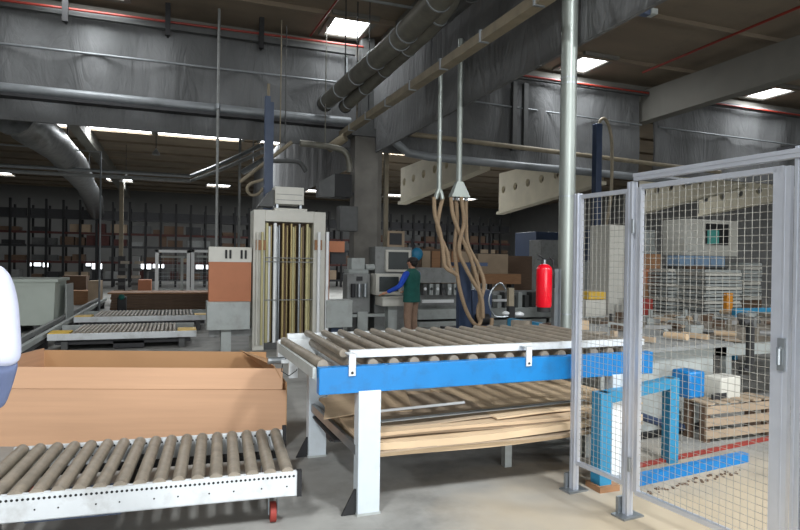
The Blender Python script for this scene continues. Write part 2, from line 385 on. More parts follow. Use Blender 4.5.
def hb(px0, py0, px1, py1, Y1, ztop, lab, holes):
    p1 = at(px1, py1, Y1); d = ray(px0, py0); t = p1.x/d.x; p0 = Vector((0, 0, H)) + d*t
    ya, yb, za, zb = p1.y, p0.y, p1.z, p0.z
    return holed_beam(p1.x, ya, yb, za, zb, ztop, lab, holes)
hb(402, 202, 485, 166, 14.2, 5.0, '', 7)
hb(500, 212, 602, 181, 14.2, 5.0, '', 7)
hb(640, 212, 745, 184, 14.2, 5.0, '', 7)
hb(700, 214, 840, 186, 14.2, 5.0, '', 7)

# ================================================================== foreground things
# ---- low roller trolley, front left
def trolley():
    t = thing('roller_trolley', 'low white roller trolley on castors in front of the open cardboard box', 'trolley')
    x0, x1, yf, yb, zt = -1.75, 0, 0, .93, .335            # local frame: origin at the right front corner
    for nm, y_ in (('side_rail', 0), ('side_rail', yb-.035)):
        mb = MB().box(x0, x1, y_, y_+.006, zt-.145, zt).box(x0, x1, y_, y_+.035, zt-.145, zt-.138).box(x0, x1, y_, y_+.035, zt-.008, zt)
        rl_ = part(nm, mb, 'white', t, bevel=.0015)
        # row of punched holes (dark), below them rivets
        h = MB(); yy = -.0015 if y_ == 0 else y_-.0015
        for i in range(68):
            xx = x1-.02-.0255*i
            h.cyl((xx, yy, zt-.026), (xx, yy+.003, zt-.026), .0075, 8)
        for i in range(12):
            xx = x1-.06-.15*i+.02*math.sin(i*3)
            h.cyl((xx, yy, zt-.085), (xx, yy+.003, zt-.085), .005, 8)
        c = part('punched_hole', h, 'black', rl_, kind='stuff')
    part('end_plate', MB().box(x1, x1+.028, -.008, .03, zt-.15, zt+.005), 'black', t, 'black rubber end plate')
    part('end_plate', MB().box(x1, x1+.028, yb-.03, yb+.008, zt-.15, zt+.03), 'black', t, 'black rubber end plate')
    part('cross_member', MB().box(x1-.04, x1, .035, yb-.035, zt-.14, zt-.10), 'dgrey', t)
    part('cross_member', MB().box(x1-1.0, x1-.94, .035, yb-.035, zt-.14, zt-.10), 'dgrey', t)
    part('belt', MB().box(x0, x1-.05, .52, .60, zt-.08, zt-.05), 'black', t, 'dark drive belt under the rollers')
    part('tray', MB().box(-1.46, -.98, .08, .5, zt-.185, zt-.15), 'vblue', t, 'dark blue tray slung under the frame')
    for i in range(17):
        xx = x1-.055-.1025*i
        mb = MB().cyl((xx, .012, zt-.012), (xx, yb-.045, zt-.012), .038, 18)
        mb.cyl((xx, .003, zt-.012), (xx, .012, zt-.012), .012, 8).cyl((xx, yb-.045, zt-.012), (xx, yb-.03, zt-.012), .012, 8)
        part('roller', mb, 'roller', t)
    for (cx_, cy_) in ((-.13, .12), (-.13, .8), (-1.62, .12), (-1.62, .8)):
        fk = part('castor_fork', MB().box(cx_-.085, cx_+.085, cy_-.05, cy_+.05, zt-.165, zt-.145).box(cx_-.03, cx_-.024, cy_-.035, cy_+.035, .055, zt-.165).box(cx_+.024, cx_+.03, cy_-.035, cy_+.035, .055, zt-.165), 'steel', t)
        part('castor_wheel', MB().cyl((cx_-.018, cy_, .06), (cx_+.018, cy_, .06), .06, 20), 'rust', fk, 'red castor wheel')
    t.location = (.70, 3.575, 0); t.rotation_euler = (0, 0, R(-4))
trolley()

# ---- big open cardboard box behind the trolley
t = thing('cardboard_box', 'large open brown cardboard box behind the low roller trolley', 'box')
A, B, C, D = Vector((.905, 5.16, 0)), Vector((-1.75, 6.02, 0)), Vector((-1.3, 7.3, 0)), Vector((.93, 6.55, 0))
def wall_(name, p, q, z0, z1, lean=Vector((0, 0, 0)), m='board', cut=0.0, th=.008):
    d = (q-p).normalized(); e = d*cut
    pts = [p+Vector((0, 0, z0)), q+Vector((0, 0, z0)), q-e+lean+Vector((0, 0, z1)), p+e+lean+Vector((0, 0, z1))]
    return part(name, MB().slab(pts, th), m, t)
wall_('front_panel', A, B, 0.0, .485)
wall_('top_flap', A+Vector((-.03, .01, 0)), B, .49, .665, Vector((.02, .035, 0)), cut=.012)
wall_('back_panel', D, C, 0, .61, m='boardin')
wall_('side_panel', A, D, 0, .55, m='boardin')
wall_('side_panel', B, C, 0, .63, m='board')
part('side_flap', MB().slab([A+Vector((-.02, .03, .54)), D+Vector((0, 0, .54)), D+Vector((-.28, 0, .64)), A+Vector((-.10, .05, .69))], .006), 'boardin', t)
part('bottom_panel', MB().slab([A+Vector((-.03, .04, .005)), D+Vector((-.03, -.03, .005)), C+Vector((.05, -.04, .005)), B+Vector((.05, .05, .005))], .006), 'boardin', t)
settle(t, A)

# ---- blue and white roller conveyor
t = thing('roller_conveyor', 'long blue and white roller conveyor standing in front of the wire gate', 'conveyor')
X0, X1 = .835, 3.43
part('side_beam', MB().box(X0, X1, 3.61, 3.68, .775, .94), 'blue', t, 'bright blue front beam', bevel=.003)
part('side_beam', MB().box(X0-.05, X1, 4.86, 4.93, .78, .945), 'white', t, 'white rear beam', bevel=.003)
part('end_strip', MB().bar((X0-.02, 3.66, .905), (X0-.045, 4.88, .9), .02, .07), 'lgrey', t)
part('cross_member', MB().box(1.1, 1.2, 3.68, 4.86, .78, .84), 'white', t)
part('cross_member', MB().box(2.6, 2.7, 3.68, 4.86, .78, .84), 'white', t)
for (x, y_) in ((1.088, 3.60), (1.03, 4.8), (3.05, 3.60), (3.05, 4.8)):
    lg = part('leg', MB().box(x, x+.147, y_, y_+.10, 0.012, .785), 'whitebeam', t, bevel=.004)
    part('foot_bracket', MB().prism([(x, 0.003), (x, .16), (x-.012, .16), (x-.095, .003)], 'y', y_+.03, y_+.045), 'black', lg, 'black steel foot bracket')
    part('foot_plate', MB().box(x-.005, x+.152, y_-.004, y_+.105, 0, .014), 'lgrey', lg)
# upper white rails with bracket tabs
fr = part('top_rail', MB().box(1.055, 3.42, 3.69, 3.735, .982, 1.03), 'white', t, 'white top rail', bevel=.002)
part('top_rail', MB().box(.86, 3.42, 4.86, 4.90, .945, 1.005), 'white', t, 'white rear rail', bevel=.002)
part('end_plate', MB().box(.78, 1.08, 4.82, 4.83, .80, .965), 'white', t, bevel=.002)
for x in (1.02, 2.30):
    b_ = part('bracket', MB().box(x, x+.045, 3.598, 3.606, .885, 1.02).box(x, x+.045, 3.598, 3.70, 1.012, 1.02), 'white', t, bevel=.0015)
    part('bolt', MB().cyl((x+.022, 3.594, .905), (x+.022, 3.6, .905), .009, 8), 'dark', b_)
for i in range(16):                  # lower rollers
    x = 1.06+.145*i
    part('roller', MB().cyl((x, 3.685, .935), (x, 4.85, .935), .036, 16), 'roller', t)
for i in range(17):                  # upper rollers
    x = 1.02+.14*i
    part('roller', MB().cyl((x, 3.735, 1.008), (x, 4.86, 1.008), .026, 14), 'roller', t)
part('end_roller', MB().cyl((.875, 3.685, .945), (.83, 4.86, .945), .036, 18), 'roller', t)
part('cable', MB().tube([(.93, 4.84, .93), (.95, 4.8, .8), (.92, 4.78, .72), (.86, 4.78, .68), (.80, 4.79, .72), (.82, 4.8, .8), (.87, 4.82, .84)], .004, 6), 'black', t)
part('crank_bracket', MB().box(.86, .93, 4.78, 4.82, .66, .82).box(.80, .98, 4.79, 4.82, .78, .81), 'white', t)
part('end_stub', MB().cyl((.70, 4.83, .80), (.95, 4.83, .80), .03, 10), 'steel', t)
# shelf under the conveyor
part('shelf_bracket', MB().bar((1.06, 4.8, .41), (1.1, 3.66, .40), .03, .06), 'steel', t)
part('shelf', MB().box(1.06, 3.4, 4.1, 4.8, .325, .34), 'dark', t)
for x in (2.44, 3.2):
    part('shelf_leg', MB().box(x, x+.06, 4.1, 4.16, 0, .33), 'lgrey', t)
part('shelf_beam', MB().box(1.08, 3.4, 4.3, 4.42, .27, .325), 'dark', t)
settle(t, (2.1, 4.25, 0))

# sheets of board lying on the lower shelf, each one a thing
rnd = random.Random(4)
def sheet(x0, x1, y0, y1, z, m, th, sagl, sagr, label, skew=0.0, wav=.006):
    mb = MB(); nx = 14; vs = []; ph = rnd.uniform(0, 6)
    for i in range(nx+1):
        u = i/nx; x = x0+(x1-x0)*u
        for j, y_ in enumerate((y0, (y0+y1)/2, y1)):
            zz = z + sagl*(1-u)**2 + sagr*u*u + wav*math.sin(u*7+ph) + (-.012 if j == 0 else 0)
            vs.append((x + skew*(j-1), y_ + .015*math.sin(u*5+ph)*(j == 0), zz))
    n = len(vs); top = [(a, b, c+th) for a, b, c in vs]; fs = []
    for i in range(nx):
        for j in range(2):
            a = i*3+j; fs += [(a, a+1, a+4, a+3), (n+a, n+a+3, n+a+4, n+a+1)]
        fs += [(i*3, i*3+3, n+i*3+3, n+i*3), (i*3+2, n+i*3+2, n+i*3+5, i*3+5)]
    fs += [(0, n, n+1, 1), (1, n+1, n+2, 2), (nx*3, nx*3+1, n+nx*3+1, n+nx*3), (nx*3+1, nx*3+2, n+nx*3+2, n+nx*3+1)]
    mb.add(vs+top, fs)
    return one('board_sheet', mb, m, label, 'board', 'board sheets on the conveyor shelf')
g_ = 'board sheets on the conveyor shelf'
sheet(1.16, 3.3, 3.66, 4.72, .342, 'kraft2', .03, -.002, .02, 'lowest sagging tan board in the stack under the blue conveyor')
sheet(1.22, 3.35, 3.62, 4.74, .378, 'kraftd', .012, 0, .02, 'thin dull board second from the bottom of the stack under the conveyor')
sheet(1.14, 3.38, 3.64, 4.72, .396, 'kraft2', .046, 0, .022, 'thick pale tan board at the middle of the stack under the conveyor')
sheet(1.25, 3.36, 3.70, 4.75, .448, 'kraftd', .016, .004, .02, 'dull grey-brown board just above the thick pale one under the conveyor')
sheet(1.10, 3.38, 3.68, 4.76, .470, 'kraft', .022, .0, .022, 'tan board with a frayed front edge near the top of the stack')
sheet(1.25, 2.35, 3.78, 4.6, .502, 'kraftd', .008, .0, .004, 'short dull sheet on the left top of the stack under the conveyor', skew=.06)
sheet(2.1, 3.40, 3.74, 4.7, .505, 'kraft2', .012, .004, .02, 'pale sheet on the right top of the stack under the conveyor', skew=-.05)
sheet(1.08, 1.75, 4.1, 4.76, .515, 'kraft', .006, .0, .004, 'small torn sheet beside the far left conveyor leg', skew=.10)
one('plastic_tube', MB().cyl((1.32, 3.95, .56), (2.02, 3.99, .565), .010, 10), 'tube', 'thin white tube lying on the board stack under the conveyor', 'tube')
one('metal_strip', MB().bar((1.3, 3.80, .53), (3.0, 3.86, .545), .05, .006), 'steel', 'flat grey metal strip lying along the board stack', 'strip')

t = thing('wood_crate', 'low slatted wooden crate on the floor by the right end of the red strip', 'crate')
for k in range(3):
    part('slat', MB().box(4.5, 5.35, 4.08, 4.10, .04+.11*k, .11+.11*k), 'kraftd', t)
for k in range(6): part('slat', MB().box(4.5+.145*k, 4.6+.145*k, 4.08, 4.34, .345, .36), 'kraftd', t)
for x in (4.5, 5.28):
    for y_ in (4.10, 4.28): part('corner_block', MB().box(x, x+.07, y_, y_+.06, 0, .345), 'dwood', t)
settle(t, (4.92, 4.2, 0))
# ---- safety fence: posts, fixed mesh panel and gate (one fence assembly; the gate swings on its own)
def profile_post(x, y, z0, z1, s=.045, m='alu'):
    mb = MB().box(x-s/2+.004, x+s/2-.004, y-s/2+.004, y+s/2-.004, z0, z1)
    for sx in (-1, 1):
        for sy in (-1, 1):
            cx_, cy_ = x+sx*(s/2-.008), y+sy*(s/2-.008); mb.box(cx_-.008, cx_+.008, cy_-.008, cy_+.008, z0, z1)
    return mb
def mesh_infill(p, q, z0, z1, pitch=.04, r=.0016):
    p, q = Vector(p), Vector(q); L = (q-p).length; d = (q-p)/L; mb = MB(); nx = round(L/pitch); nz = round((z1-z0)/pitch)
    for i in range(1, nx):
        c = p+d*(L*i/nx); mb.cyl((c.x, c.y, z0), (c.x, c.y, z1), r, 5, caps=False)
    off = Vector((-d.y, d.x, 0))*r*1.6
    for j in range(1, nz):
        z = z0+(z1-z0)*j/nz; mb.cyl(p+off+Vector((0, 0, z)), q+off+Vector((0, 0, z)), r, 5, caps=False)
    return mb
P1, P2, P3 = Vector((2.665, 3.535, 0)), Vector((2.72, 3.06, 0)), Vector((2.84, 2.03, 0))
def foot(x, y, ang):
    mb = MB().obox((x, y, .006), (.17, .11, .012), ang)
    mb.obox((x+.045*math.cos(ang+1.57), y+.045*math.sin(ang+1.57), .06), (.09, .02, .11), ang)
    return mb
t = thing('fence_panel', 'narrow wire mesh fence panel between the two aluminium posts left of the gate', 'fence')
for P in (P1, P2):
    po = part('post', profile_post(P.x, P.y, 0.012, 2.13 if P is P2 else 2.10), 'alu', t)
    part('foot_plate', foot(P.x, P.y, R(5)), 'steel', po)
for z in (.30, 1.80): part('hinge', MB().cyl((2.695, 3.02, z), (2.695, 3.02, z+.09), .012, 10), 'steel', t)
a_, b_ = P1.lerp(P2, .06), P1.lerp(P2, .94)
fr_ = MB()
def frame_rect(mb, a, b, z0, z1, s=.028, bot=None):
    mb.bar((a.x, a.y, z0), (a.x, a.y, z1), s, s).bar((b.x, b.y, z0), (b.x, b.y, z1), s, s)
    mb.bar((a.x, a.y, z0), (b.x, b.y, z0), s, s).bar((a.x, a.y, z1), (b.x, b.y, z1), s, s); return mb
part('frame', frame_rect(fr_, a_, b_, .205, 2.075), 'alu', t)
part('wire_mesh', mesh_infill(a_, b_, .21, 2.07), 'wire', t)
settle(t, (2.69, 3.3, 0))
t = thing('mesh_gate', 'tall wire mesh gate with aluminium frame at the right of the photo', 'gate')
a_, b_ = P2.lerp(P3, .065), P2.lerp(P3, .91)
fr_ = MB(); frame_rect(fr_, a_, b_, .175, 2.09, .03)
d_ = (P3-P2).normalized()
fr_.obox(tuple(P2.lerp(P3, .905)+Vector((0, 0, 1.13))), (.085, .03, 1.94), math.atan2(d_.y, d_.x))
part('frame', fr_, 'alu', t)
part('wire_mesh', mesh_infill(a_, P2.lerp(P3, .87), .18, 2.08), 'wire', t)
lk = part('latch', MB().obox(tuple(P2.lerp(P3, .925)+Vector((-.022, 0, 1.17))), (.035, .02, .16), math.atan2(d_.y, d_.x)), 'steel', t)
part('latch_handle', MB().cyl(tuple(P2.lerp(P3, .925)+Vector((-.045, 0, 1.12))), tuple(P2.lerp(P3, .925)+Vector((-.045, 0, 1.2))), .010, 10).cyl(tuple(P2.lerp(P3, .925)+Vector((-.02, 0, 1.2))), tuple(P2.lerp(P3, .925)+Vector((-.05, 0, 1.2))), .009, 8), 'steel', lk)
hp = P2.lerp(P3, .70)
part('pull_handle', MB().tube([tuple(hp+Vector((.015, 0, 1.30))), tuple(hp+Vector((.06, 0, 1.31))), tuple(hp+Vector((.075, 0, 1.27))), tuple(hp+Vector((.075, 0, 1.08))), tuple(hp+Vector((.06, 0, 1.04))), tuple(hp+Vector((.015, 0, 1.05)))], .021, 12), 'black', t, 'black pull handle')
settle(t, (2.72, 3.06, 0))
t = thing('gate_post', 'thick double aluminium post carrying the top rail at the right edge', 'post')
po = MB(); q = P3+d_*-.01
for k in range(4):
    c = q+d_*(.056*k); po.add(profile_post(c.x, c.y, .012, 2.19).v, profile_post(c.x, c.y, .012, 2.19).f)
part('post_profile', po, 'alu', t)
part('foot_plate', foot(q.x+.02, q.y-.06, R(5)), 'steel', t)
tr = MB().bar((P2.x, P2.y-.03, 2.155), (q.x, q.y-.1, 2.155), .045, .045).bar((P2.x-.012, P2.y-.03, 2.165), (q.x-.012, q.y-.1, 2.165), .03, .02)
part('top_rail', tr, 'alu', t)
part('rail_cap', MB().bar((q.x+.002, q.y+.12, 2.19), (q.x+.014, q.y-.05, 2.19), .05, .012), 'dark', t)
settle(t, (q.x, q.y, 0))

# ================================================================== middle distance
# ---- tall machine holding vertical rods
t = thing('profile_machine', 'tall cream machine frame full of upright brass and white rods, with orange side panels', 'machine')
Ym = 10.8
xa, xb, _, zt = rect(253, 211, 325, 340, Ym)
oa, ob, _, oz = rect(264.5, 222, 313, 340, Ym)
part('frame', MB().box(xa, oa, Ym, Ym+.5, 0, zt).box(ob, xb, Ym, Ym+.5, 0, zt).box(oa, ob, Ym, Ym+.5, oz, zt).box(xa+.36, xb-.34, Ym+.02, Ym+.48, zt, zt+.05), 'mach', t, bevel=.006)
part('back_panel', MB().box(oa, ob, Ym+.46, Ym+.5, 0, oz), 'dwood', t)
part('plinth', MB().box(oa, ob, Ym+.05, Ym+.46, 0, .12), 'dgrey', t)
x0, x1, z0, z1 = rect(275, 187, 304, 206, Ym+.05)
tb = part('top_box', MB().box(x0, x1, Ym+.05, Ym+.42, z0+.03, z1), 'mach', t, bevel=.008)
part('louvre', MB().box(x0+.03, x1-.03, Ym+.044, Ym+.05, z0+.10, z0+.11).box(x0+.03, x1-.03, Ym+.044, Ym+.05, z0+.2, z0+.21), 'grey', tb)
part('box_foot', MB().box(x0+.03, x0+.07, Ym+.1, Ym+.3, z0-.05, z0+.04), 'steel', tb)
part('box_foot', MB().box(x1-.07, x1-.03, Ym+.1, Ym+.3, z0-.05, z0+.04), 'steel', tb)
part('motor_housing', MB().add([(x0-.28, Ym+.1, z0-.02), (x0-.01, Ym+.1, z0-.02), (x0-.01, Ym+.1, z1-.05), (x0-.1, Ym+.1, z1-.1), (x0-.28, Ym+.45, z0-.02), (x0-.01, Ym+.45, z0-.02), (x0-.01, Ym+.45, z1-.05), (x0-.1, Ym+.45, z1-.1)], [(0, 1, 2, 3), (7, 6, 5, 4), (0, 4, 5, 1), (1, 5, 6, 2), (2, 6, 7, 3), (3, 7, 4, 0)]), 'dgrey', t)
rodm = ['gold', 'tube', 'brass', 'tube', 'steel', 'steel', 'brass', 'dwood', 'brass', 'brass', 'gold', 'brass', 'steel', 'brass', 'kraftd', 'gold', 'gold']
for i, m in enumerate(rodm):
    x = oa+.045+(ob-oa-.09)*i/(len(rodm)-1)
    rr = .030 if m in ('tube', 'gold') else .023; yy = Ym+.10+.08*((i*7) % 3)
    part('rod', MB().cyl((x, yy, .1), (x, yy, oz-.02-.03*((i*5) % 3)), rr, 12), m, t, {'tube': 'white rod', 'brass': 'brass rod', 'gold': 'pale yellow rod', 'steel': 'grey steel rod', 'dwood': 'brown rod', 'kraftd': 'dull tan rod'}[m])
for px_, wd, zc in ((319.5, 3.6, 258), (328, 3.6, 260)):
    a, b, c, d = rect(px_-wd/2-1, 232, px_+wd/2-1, 340, Ym-.06)
    part('guide_tube', MB().cyl(((a+b)/2, Ym-.05, .2), ((a+b)/2, Ym-.05, d), .030, 14), 'tube', t, 'bright white guide tube')
for px_ in (257, 262):
    a, b, c, d = rect(px_-1.5, 232, px_+1.5, 340, Ym-.06)
    part('guide_tube', MB().cyl(((a+b)/2, Ym-.04, .1), ((a+b)/2, Ym-.04, d), .024, 12), 'gold' if px_ == 262 else 'mach', t)
for q in (258, 262, 300):
    zc = at(290, q, Ym).z
    part('cross_bar', MB().box(oa, ob, Ym+.03, Ym+.06, zc-.008, zc+.008), 'grey', t)
part('clamp_block', MB().box(*rect(256, 240, 266, 250, Ym-.05)[:2], Ym-.06, Ym+.01, *rect(256, 240, 266, 250, Ym-.05)[2:]), 'wood', t)
part('clamp_block', MB().box(*rect(315, 240, 322, 250, Ym-.05)[:2], Ym-.06, Ym-.0, *rect(315, 240, 322, 250, Ym-.05)[2:]), 'wood', t)
# left wing
x0, x1, z0, z1 = rect(209, 262, 252, 302, Ym)
part('side_panel', MB().box(x0, x1-.01, Ym+.05, Ym+.3, z0, z1), 'orange', t, 'orange side panel')
x0, x1, z0, z1 = rect(209, 247, 252, 262, Ym)
sp = part('switch_panel', MB().box(x0, x1, Ym+.04, Ym+.32, z0, z1), 'mach', t)
for k in range(4):
    xx = x0+.27+.07*(k % 2)+.26*(k//2)
    part('switch', MB().box(xx, xx+.035, Ym+.02, Ym+.045, z0+.06, z1-.05), 'black', sp)
x0, x1, z0, z1 = rect(207, 302, 250, 330, Ym-.1)
part('side_cabinet', MB().box(x0, x1, Ym-.1, Ym+.35, z0, z1), 'lgrey', t, 'light grey cabinet under the orange panel', bevel=.008)
part('support_foot', MB().box(*rect(221, 330, 231, 349, Ym)[:2], Ym, Ym+.2, 0, z0), 'lgrey', t)
part('support_beam', MB().box(x0+.05, x1+.1, Ym+.1, Ym+.25, z0-.13, z0), 'grey', t)
# right wing
x0, x1, z0, z1 = rect(324, 241, 346, 252, Ym)
part('side_panel', MB().box(x0, x1, Ym+.1, Ym+.3, z0, z1), 'orange', t, 'small orange board at the right of the rods')
x0, x1, z0, z1 = rect(326, 252, 331, 300, Ym)
part('side_panel', MB().box(x0, x1, Ym+.12, Ym+.3, z0, z1), 'orange', t, 'narrow orange strip')
x0, x1, z0, z1 = rect(325, 300, 351, 327, Ym)
part('side_cabinet', MB().box(x0, x1, Ym-.1, Ym+.35, z0, z1), 'lgrey', t, 'light grey cabinet on the right', bevel=.008)
part('support_foot', MB().box(x0+.12, x1-.15, Ym, Ym+.2, 0, z0), 'dblue', t)
x0, x1, z0, z1 = rect(331, 252, 346, 264, Ym+.2)
part('valve_block', MB().box(x0, x1, Ym+.2, Ym+.3, z0, z1), 'dark', t)
settle(t, ((xa+xb)/2, Ym+.25, 0))
t = thing('jib_post', 'tall faded blue steel post rising behind the rod machine', 'post')
x0, x1, z0, z1 = rect(265, 96, 275, 187, 11.9)
part('mast', MB().box(x0, x0+.10, 11.9, 12.05, 0, z1).box(x0+.10, x1-.02, 11.95, 12.0, 0, z1-.1), 'vblue', t)
part('mast_cap', MB().box(x0+.04, x0+.09, 11.93, 12.0, z1, z1+.25), 'brownpipe', t)
part('base_plate', MB().box(x0-.1, x1+.1, 11.8, 12.15, 0, .02), 'dark', t)
settle(t, (x0+.08, 11.95, 0))

# ---- people
def skinned(name, verts, edges, rad, m, parent, sub=2):
    me = bpy.data.meshes.new(name); me.from_pydata(verts, edges, []); o = bpy.data.objects.new(name, me); col.objects.link(o)
    md = o.modifiers.new('skin', 'SKIN'); md.use_smooth_shade = True; md.branch_smoothing = .3
    for i, r_ in enumerate(rad):
        s = me.skin_vertices[0].data[i]; s.radius = (r_, r_) if not isinstance(r_, tuple) else r_; s.use_root = (i == 0)
    sb = o.modifiers.new('smooth', 'SUBSURF'); sb.levels = sb.render_levels = sub
    me.materials.append(M[m]); o.parent = parent; return o
def chain(pts):      # list of (x,y,z,r) -> verts, edges, radii
    return [p[:3] for p in pts], [(i, i+1) for i in range(len(pts)-1)], [p[3] for p in pts]
def loftell(secs, n=18):     # (cx, cy, z, rx, ry) rings
    mb = MB(); vs = []
    for cx_, cy_, z, rx, ry in secs:
        for k in range(n):
            a = 2*math.pi*k/n; vs.append((cx_+rx*math.copysign(abs(math.cos(a))**.85, math.cos(a)), cy_+ry*math.copysign(abs(math.sin(a))**.85, math.sin(a)), z))
    m = len(secs)
    return mb.add(vs, [(i*n+k, i*n+(k+1) % n, (i+1)*n+(k+1) % n, (i+1)*n+k) for i in range(m-1) for k in range(n)] + [tuple(range(n-1, -1, -1)), tuple(range((m-1)*n, m*n))])
def figure(label, loc, rz, elb, wri, hnd, top, sleeve, trous, feet, s=1.0, cuff=.92, vestlow=.86, handcurl=.5, wide=1.0, low_m=None):
    """local frame: facing +Y. elb/wri: {+1: , -1:} joint positions of each arm"""
    t = thing('person', label, 'person')
    V = [(0, 0, .95), (0, 0, 1.10), (0, 0, 1.28), (0, -.005, 1.42), (0, .005, 1.49), (0, .02, 1.575), (0, .015, 1.635)]
    E_ = [(i, i+1) for i in range(6)]; Rr = [.12, .11, .13, .075, .05, .078, .076]
    def add(path, root):
        prev = root
        for p in path:
            V.append(p[:3]); Rr.append(p[3]); E_.append((prev, len(V)-1)); prev = len(V)-1
        return prev
    fingers = []
    for sd in (1, -1):
        sh = (sd*.17, 0, 1.39, .055); e = elb[sd]; w_ = wri[sd]; h_ = hnd[sd]
        add([sh, (*e, .038), (*w_, .024), ], 2)
        wv, hv = Vector(w_), Vector(h_); d = (hv-wv).normalized(); side = d.cross(Vector((0, 0, 1)))
        if side.length < .2: side = d.cross(Vector((1, 0, 0)))
        side.normalize(); nrm = side.cross(d).normalized()
        pm = len(V)-1
        add([(*(wv+d*.05), .030), (*(wv+d*.085), .028)], pm)
        for k, (off, ln) in enumerate(((-.030, .062), (-.010, .075), (.010, .080), (.030, .070))):
            b = wv+d*.085+side*off; m1 = b+d*ln*.55-nrm*.012*handcurl; m2 = b+d*ln*.9-nrm*.045*handcurl
            fingers.append([(*(b-d*.02), .010), (*m1, .009), (*m2, .0075)])
        b = wv+d*.035-side*.025*sd; fingers.append([(*b, .012), (*(b-side*.03*sd+d*.03), .0105), (*(b-side*.038*sd+d*.06-nrm*.01), .009)])
        add([(sd*.09, 0, .90, .085), (*feet[sd][0], .055), (*feet[sd][1], .038), (feet[sd][1][0], feet[sd][1][1]+.10, .05, .03)], 0)
    body = skinned('body', V, E_, Rr, 'skin', t)
    for f in fingers:
        v, e, r_ = chain(f); skinned('finger', v, e, r_, 'skin', body, 1)
    # face
    part('nose', MB().add([(-.012, .092, 1.565), (.012, .092, 1.565), (0, .118, 1.568), (0, .092, 1.61)], [(0, 1, 2), (0, 2, 3), (1, 3, 2), (0, 3, 1)]), 'skin', t)
    for sd in (1, -1):
        part('ear', MB().ball((sd*.079, .01, 1.585), .022, 10, (.35, .7, 1.2)), 'skin', t)
        part('eye', MB().ball((sd*.03, .086, 1.60), .011, 8), 'black', t)
    part('mouth', MB().ball((0, .088, 1.54), .02, 8, (1, .3, .25)), 'rust', t)
    part('hair', MB().ball((0, -.012, 1.63), .096, 18, (.92, 1.05, .82)).ball((0, -.045, 1.58), .075, 16, (1, .75, 1.0)), 'hair', t)
    # clothes
    part('collar', loftell([(0, .0, 1.43, .075, .065), (0, .002, 1.475, .062, .056)]), top, t)
    part('torso_cloth', loftell([(0, 0, vestlow, .185, .13), (0, 0, .95, .180, .128), (0, 0, 1.08, .172, .12), (0, 0, 1.2, .185, .125), (0, 0, 1.32, .2, .125), (0, 0, 1.39, .188, .105), (0, 0, 1.43, .13, .085), (0, 0, 1.46, .07, .062)]), top, t)
    for sd in (1, -1):
        e, w_ = Vector(elb[sd]), Vector(wri[sd]); end = e.lerp(w_, cuff)
        v, ed, r_ = chain([(sd*.13, 0, 1.37, .065), (sd*.185, 0, 1.375, .066), (*(Vector((sd*.19, 0, 1.37)).lerp(e, .5)), .058), (*e, .05), (*e.lerp(w_, .5), .044), (*end, .037)])
        if low_m: v, ed, r_ = v[:4]+[tuple(e.lerp(w_, .12))], ed[:4], r_[:4]+[.048]
        skinned('sleeve', v, ed, r_, sleeve, t)
        if low_m:
            v, ed, r_ = chain([(*e, .046), (*e.lerp(w_, .5), .045), (*e.lerp(w_, .95), .038)]); skinned('shaded_forearm_sleeve', v, ed, r_, low_m, t)  # same white sleeve below the elbow, coloured as if in shade
    v = [(0, 0, .93), (.09, 0, .88), (*feet[1][0],), (feet[1][1][0], feet[1][1][1], feet[1][1][2]+.0), (-.09, 0, .88), (*feet[-1][0],), (*feet[-1][1],)]
    skinned('trousers', v, [(0, 1), (1, 2), (2, 3), (0, 4), (4, 5), (5, 6)], [.10, .095, .075, .06, .095, .075, .06], trous, t)
    for sd in (1, -1):
        a = feet[sd][1]; part('shoe', loftell([(a[0], a[1]+.05, 0.0, .05, .14), (a[0], a[1]+.05, .04, .05, .135), (a[0], a[1]+.02, .08, .042, .09), (a[0], a[1], .12, .04, .05)]), 'black', t)
    t.location = loc; t.rotation_euler = (0, 0, rz); t.scale = (s*wide, s*(wide+1)/2, s)
    return t
pw_ = flr(412, 341.5)
figure('person in green vest, blue sleeves and khaki trousers working at the control console',
       (pw_.x-.02, pw_.y, 0), R(38), {1: (.24, .05, 1.12), -1: (-.30, .06, 1.12)}, {1: (.26, .27, 1.0), -1: (-.34, .32, .98)}, {1: (.26, .36, .98), -1: (-.35, .42, .95)},
       'vest', 'sleeve', 'trouser', {1: ((.11, .03, .5), (.12, 0, .09)), -1: ((-.10, .02, .5), (-.12, -.02, .09))}, 1.0, vestlow=.80, wide=1.2)
figure('person in a white shirt, half cut off by the left edge of the photo',
       (-.82, 2.55, 0), R(0), {1: (.225, -.02, 1.12), -1: (-.26, 0, 1.08)}, {1: (.16, .10, .92), -1: (-.25, .1, .90)}, {1: (.10, .14, .84), -1: (-.22, .14, .82)},
       'shirt', 'shirt', 'jeans', {1: ((.10, .03, .5), (.11, 0, .09)), -1: ((-.10, .0, .5), (-.12, -.05, .09))}, 1.11, low_m='cuff')

# ---- consoles in front of the worker
Yc = 12.3
def screenbox(t, px0, py0, px1, py1, Y, dep, inset, m='mach', low=None):
    x0, x1, z0, z1 = rect(px0, py0, px1, py1, Y)
    c = part('monitor', MB().box(x0, x1, Y, Y+dep, z0, z1), m, t, bevel=.012)
    part('screen', MB().box(x0+inset, x1-inset*1.1, Y-.006, Y+.002, z0+inset, z1-inset*.8), 'crt', c)
    return x0, x1, z0, z1
t = thing('control_console', 'cream operator console with a screen on a pedestal beside the worker', 'console')
x0, x1, z0, z1 = screenbox(t, 376, 274, 402, 295, 11.75, .4, .07)
part('keyboard_shelf', MB().box(x0+.08, x1+.05, 11.55, 12.05, z0-.22, z0-.03), 'mach', t, bevel=.01)
part('pedestal', MB().box(*rect(388, 303, 397, 337, 11.75)[:2], 11.75, 11.95, 0, z0-.2), 'lgrey', t)
part('base', MB().box(x0+.1, x1-.02, 11.65, 12.1, 0, .05), 'grey', t)
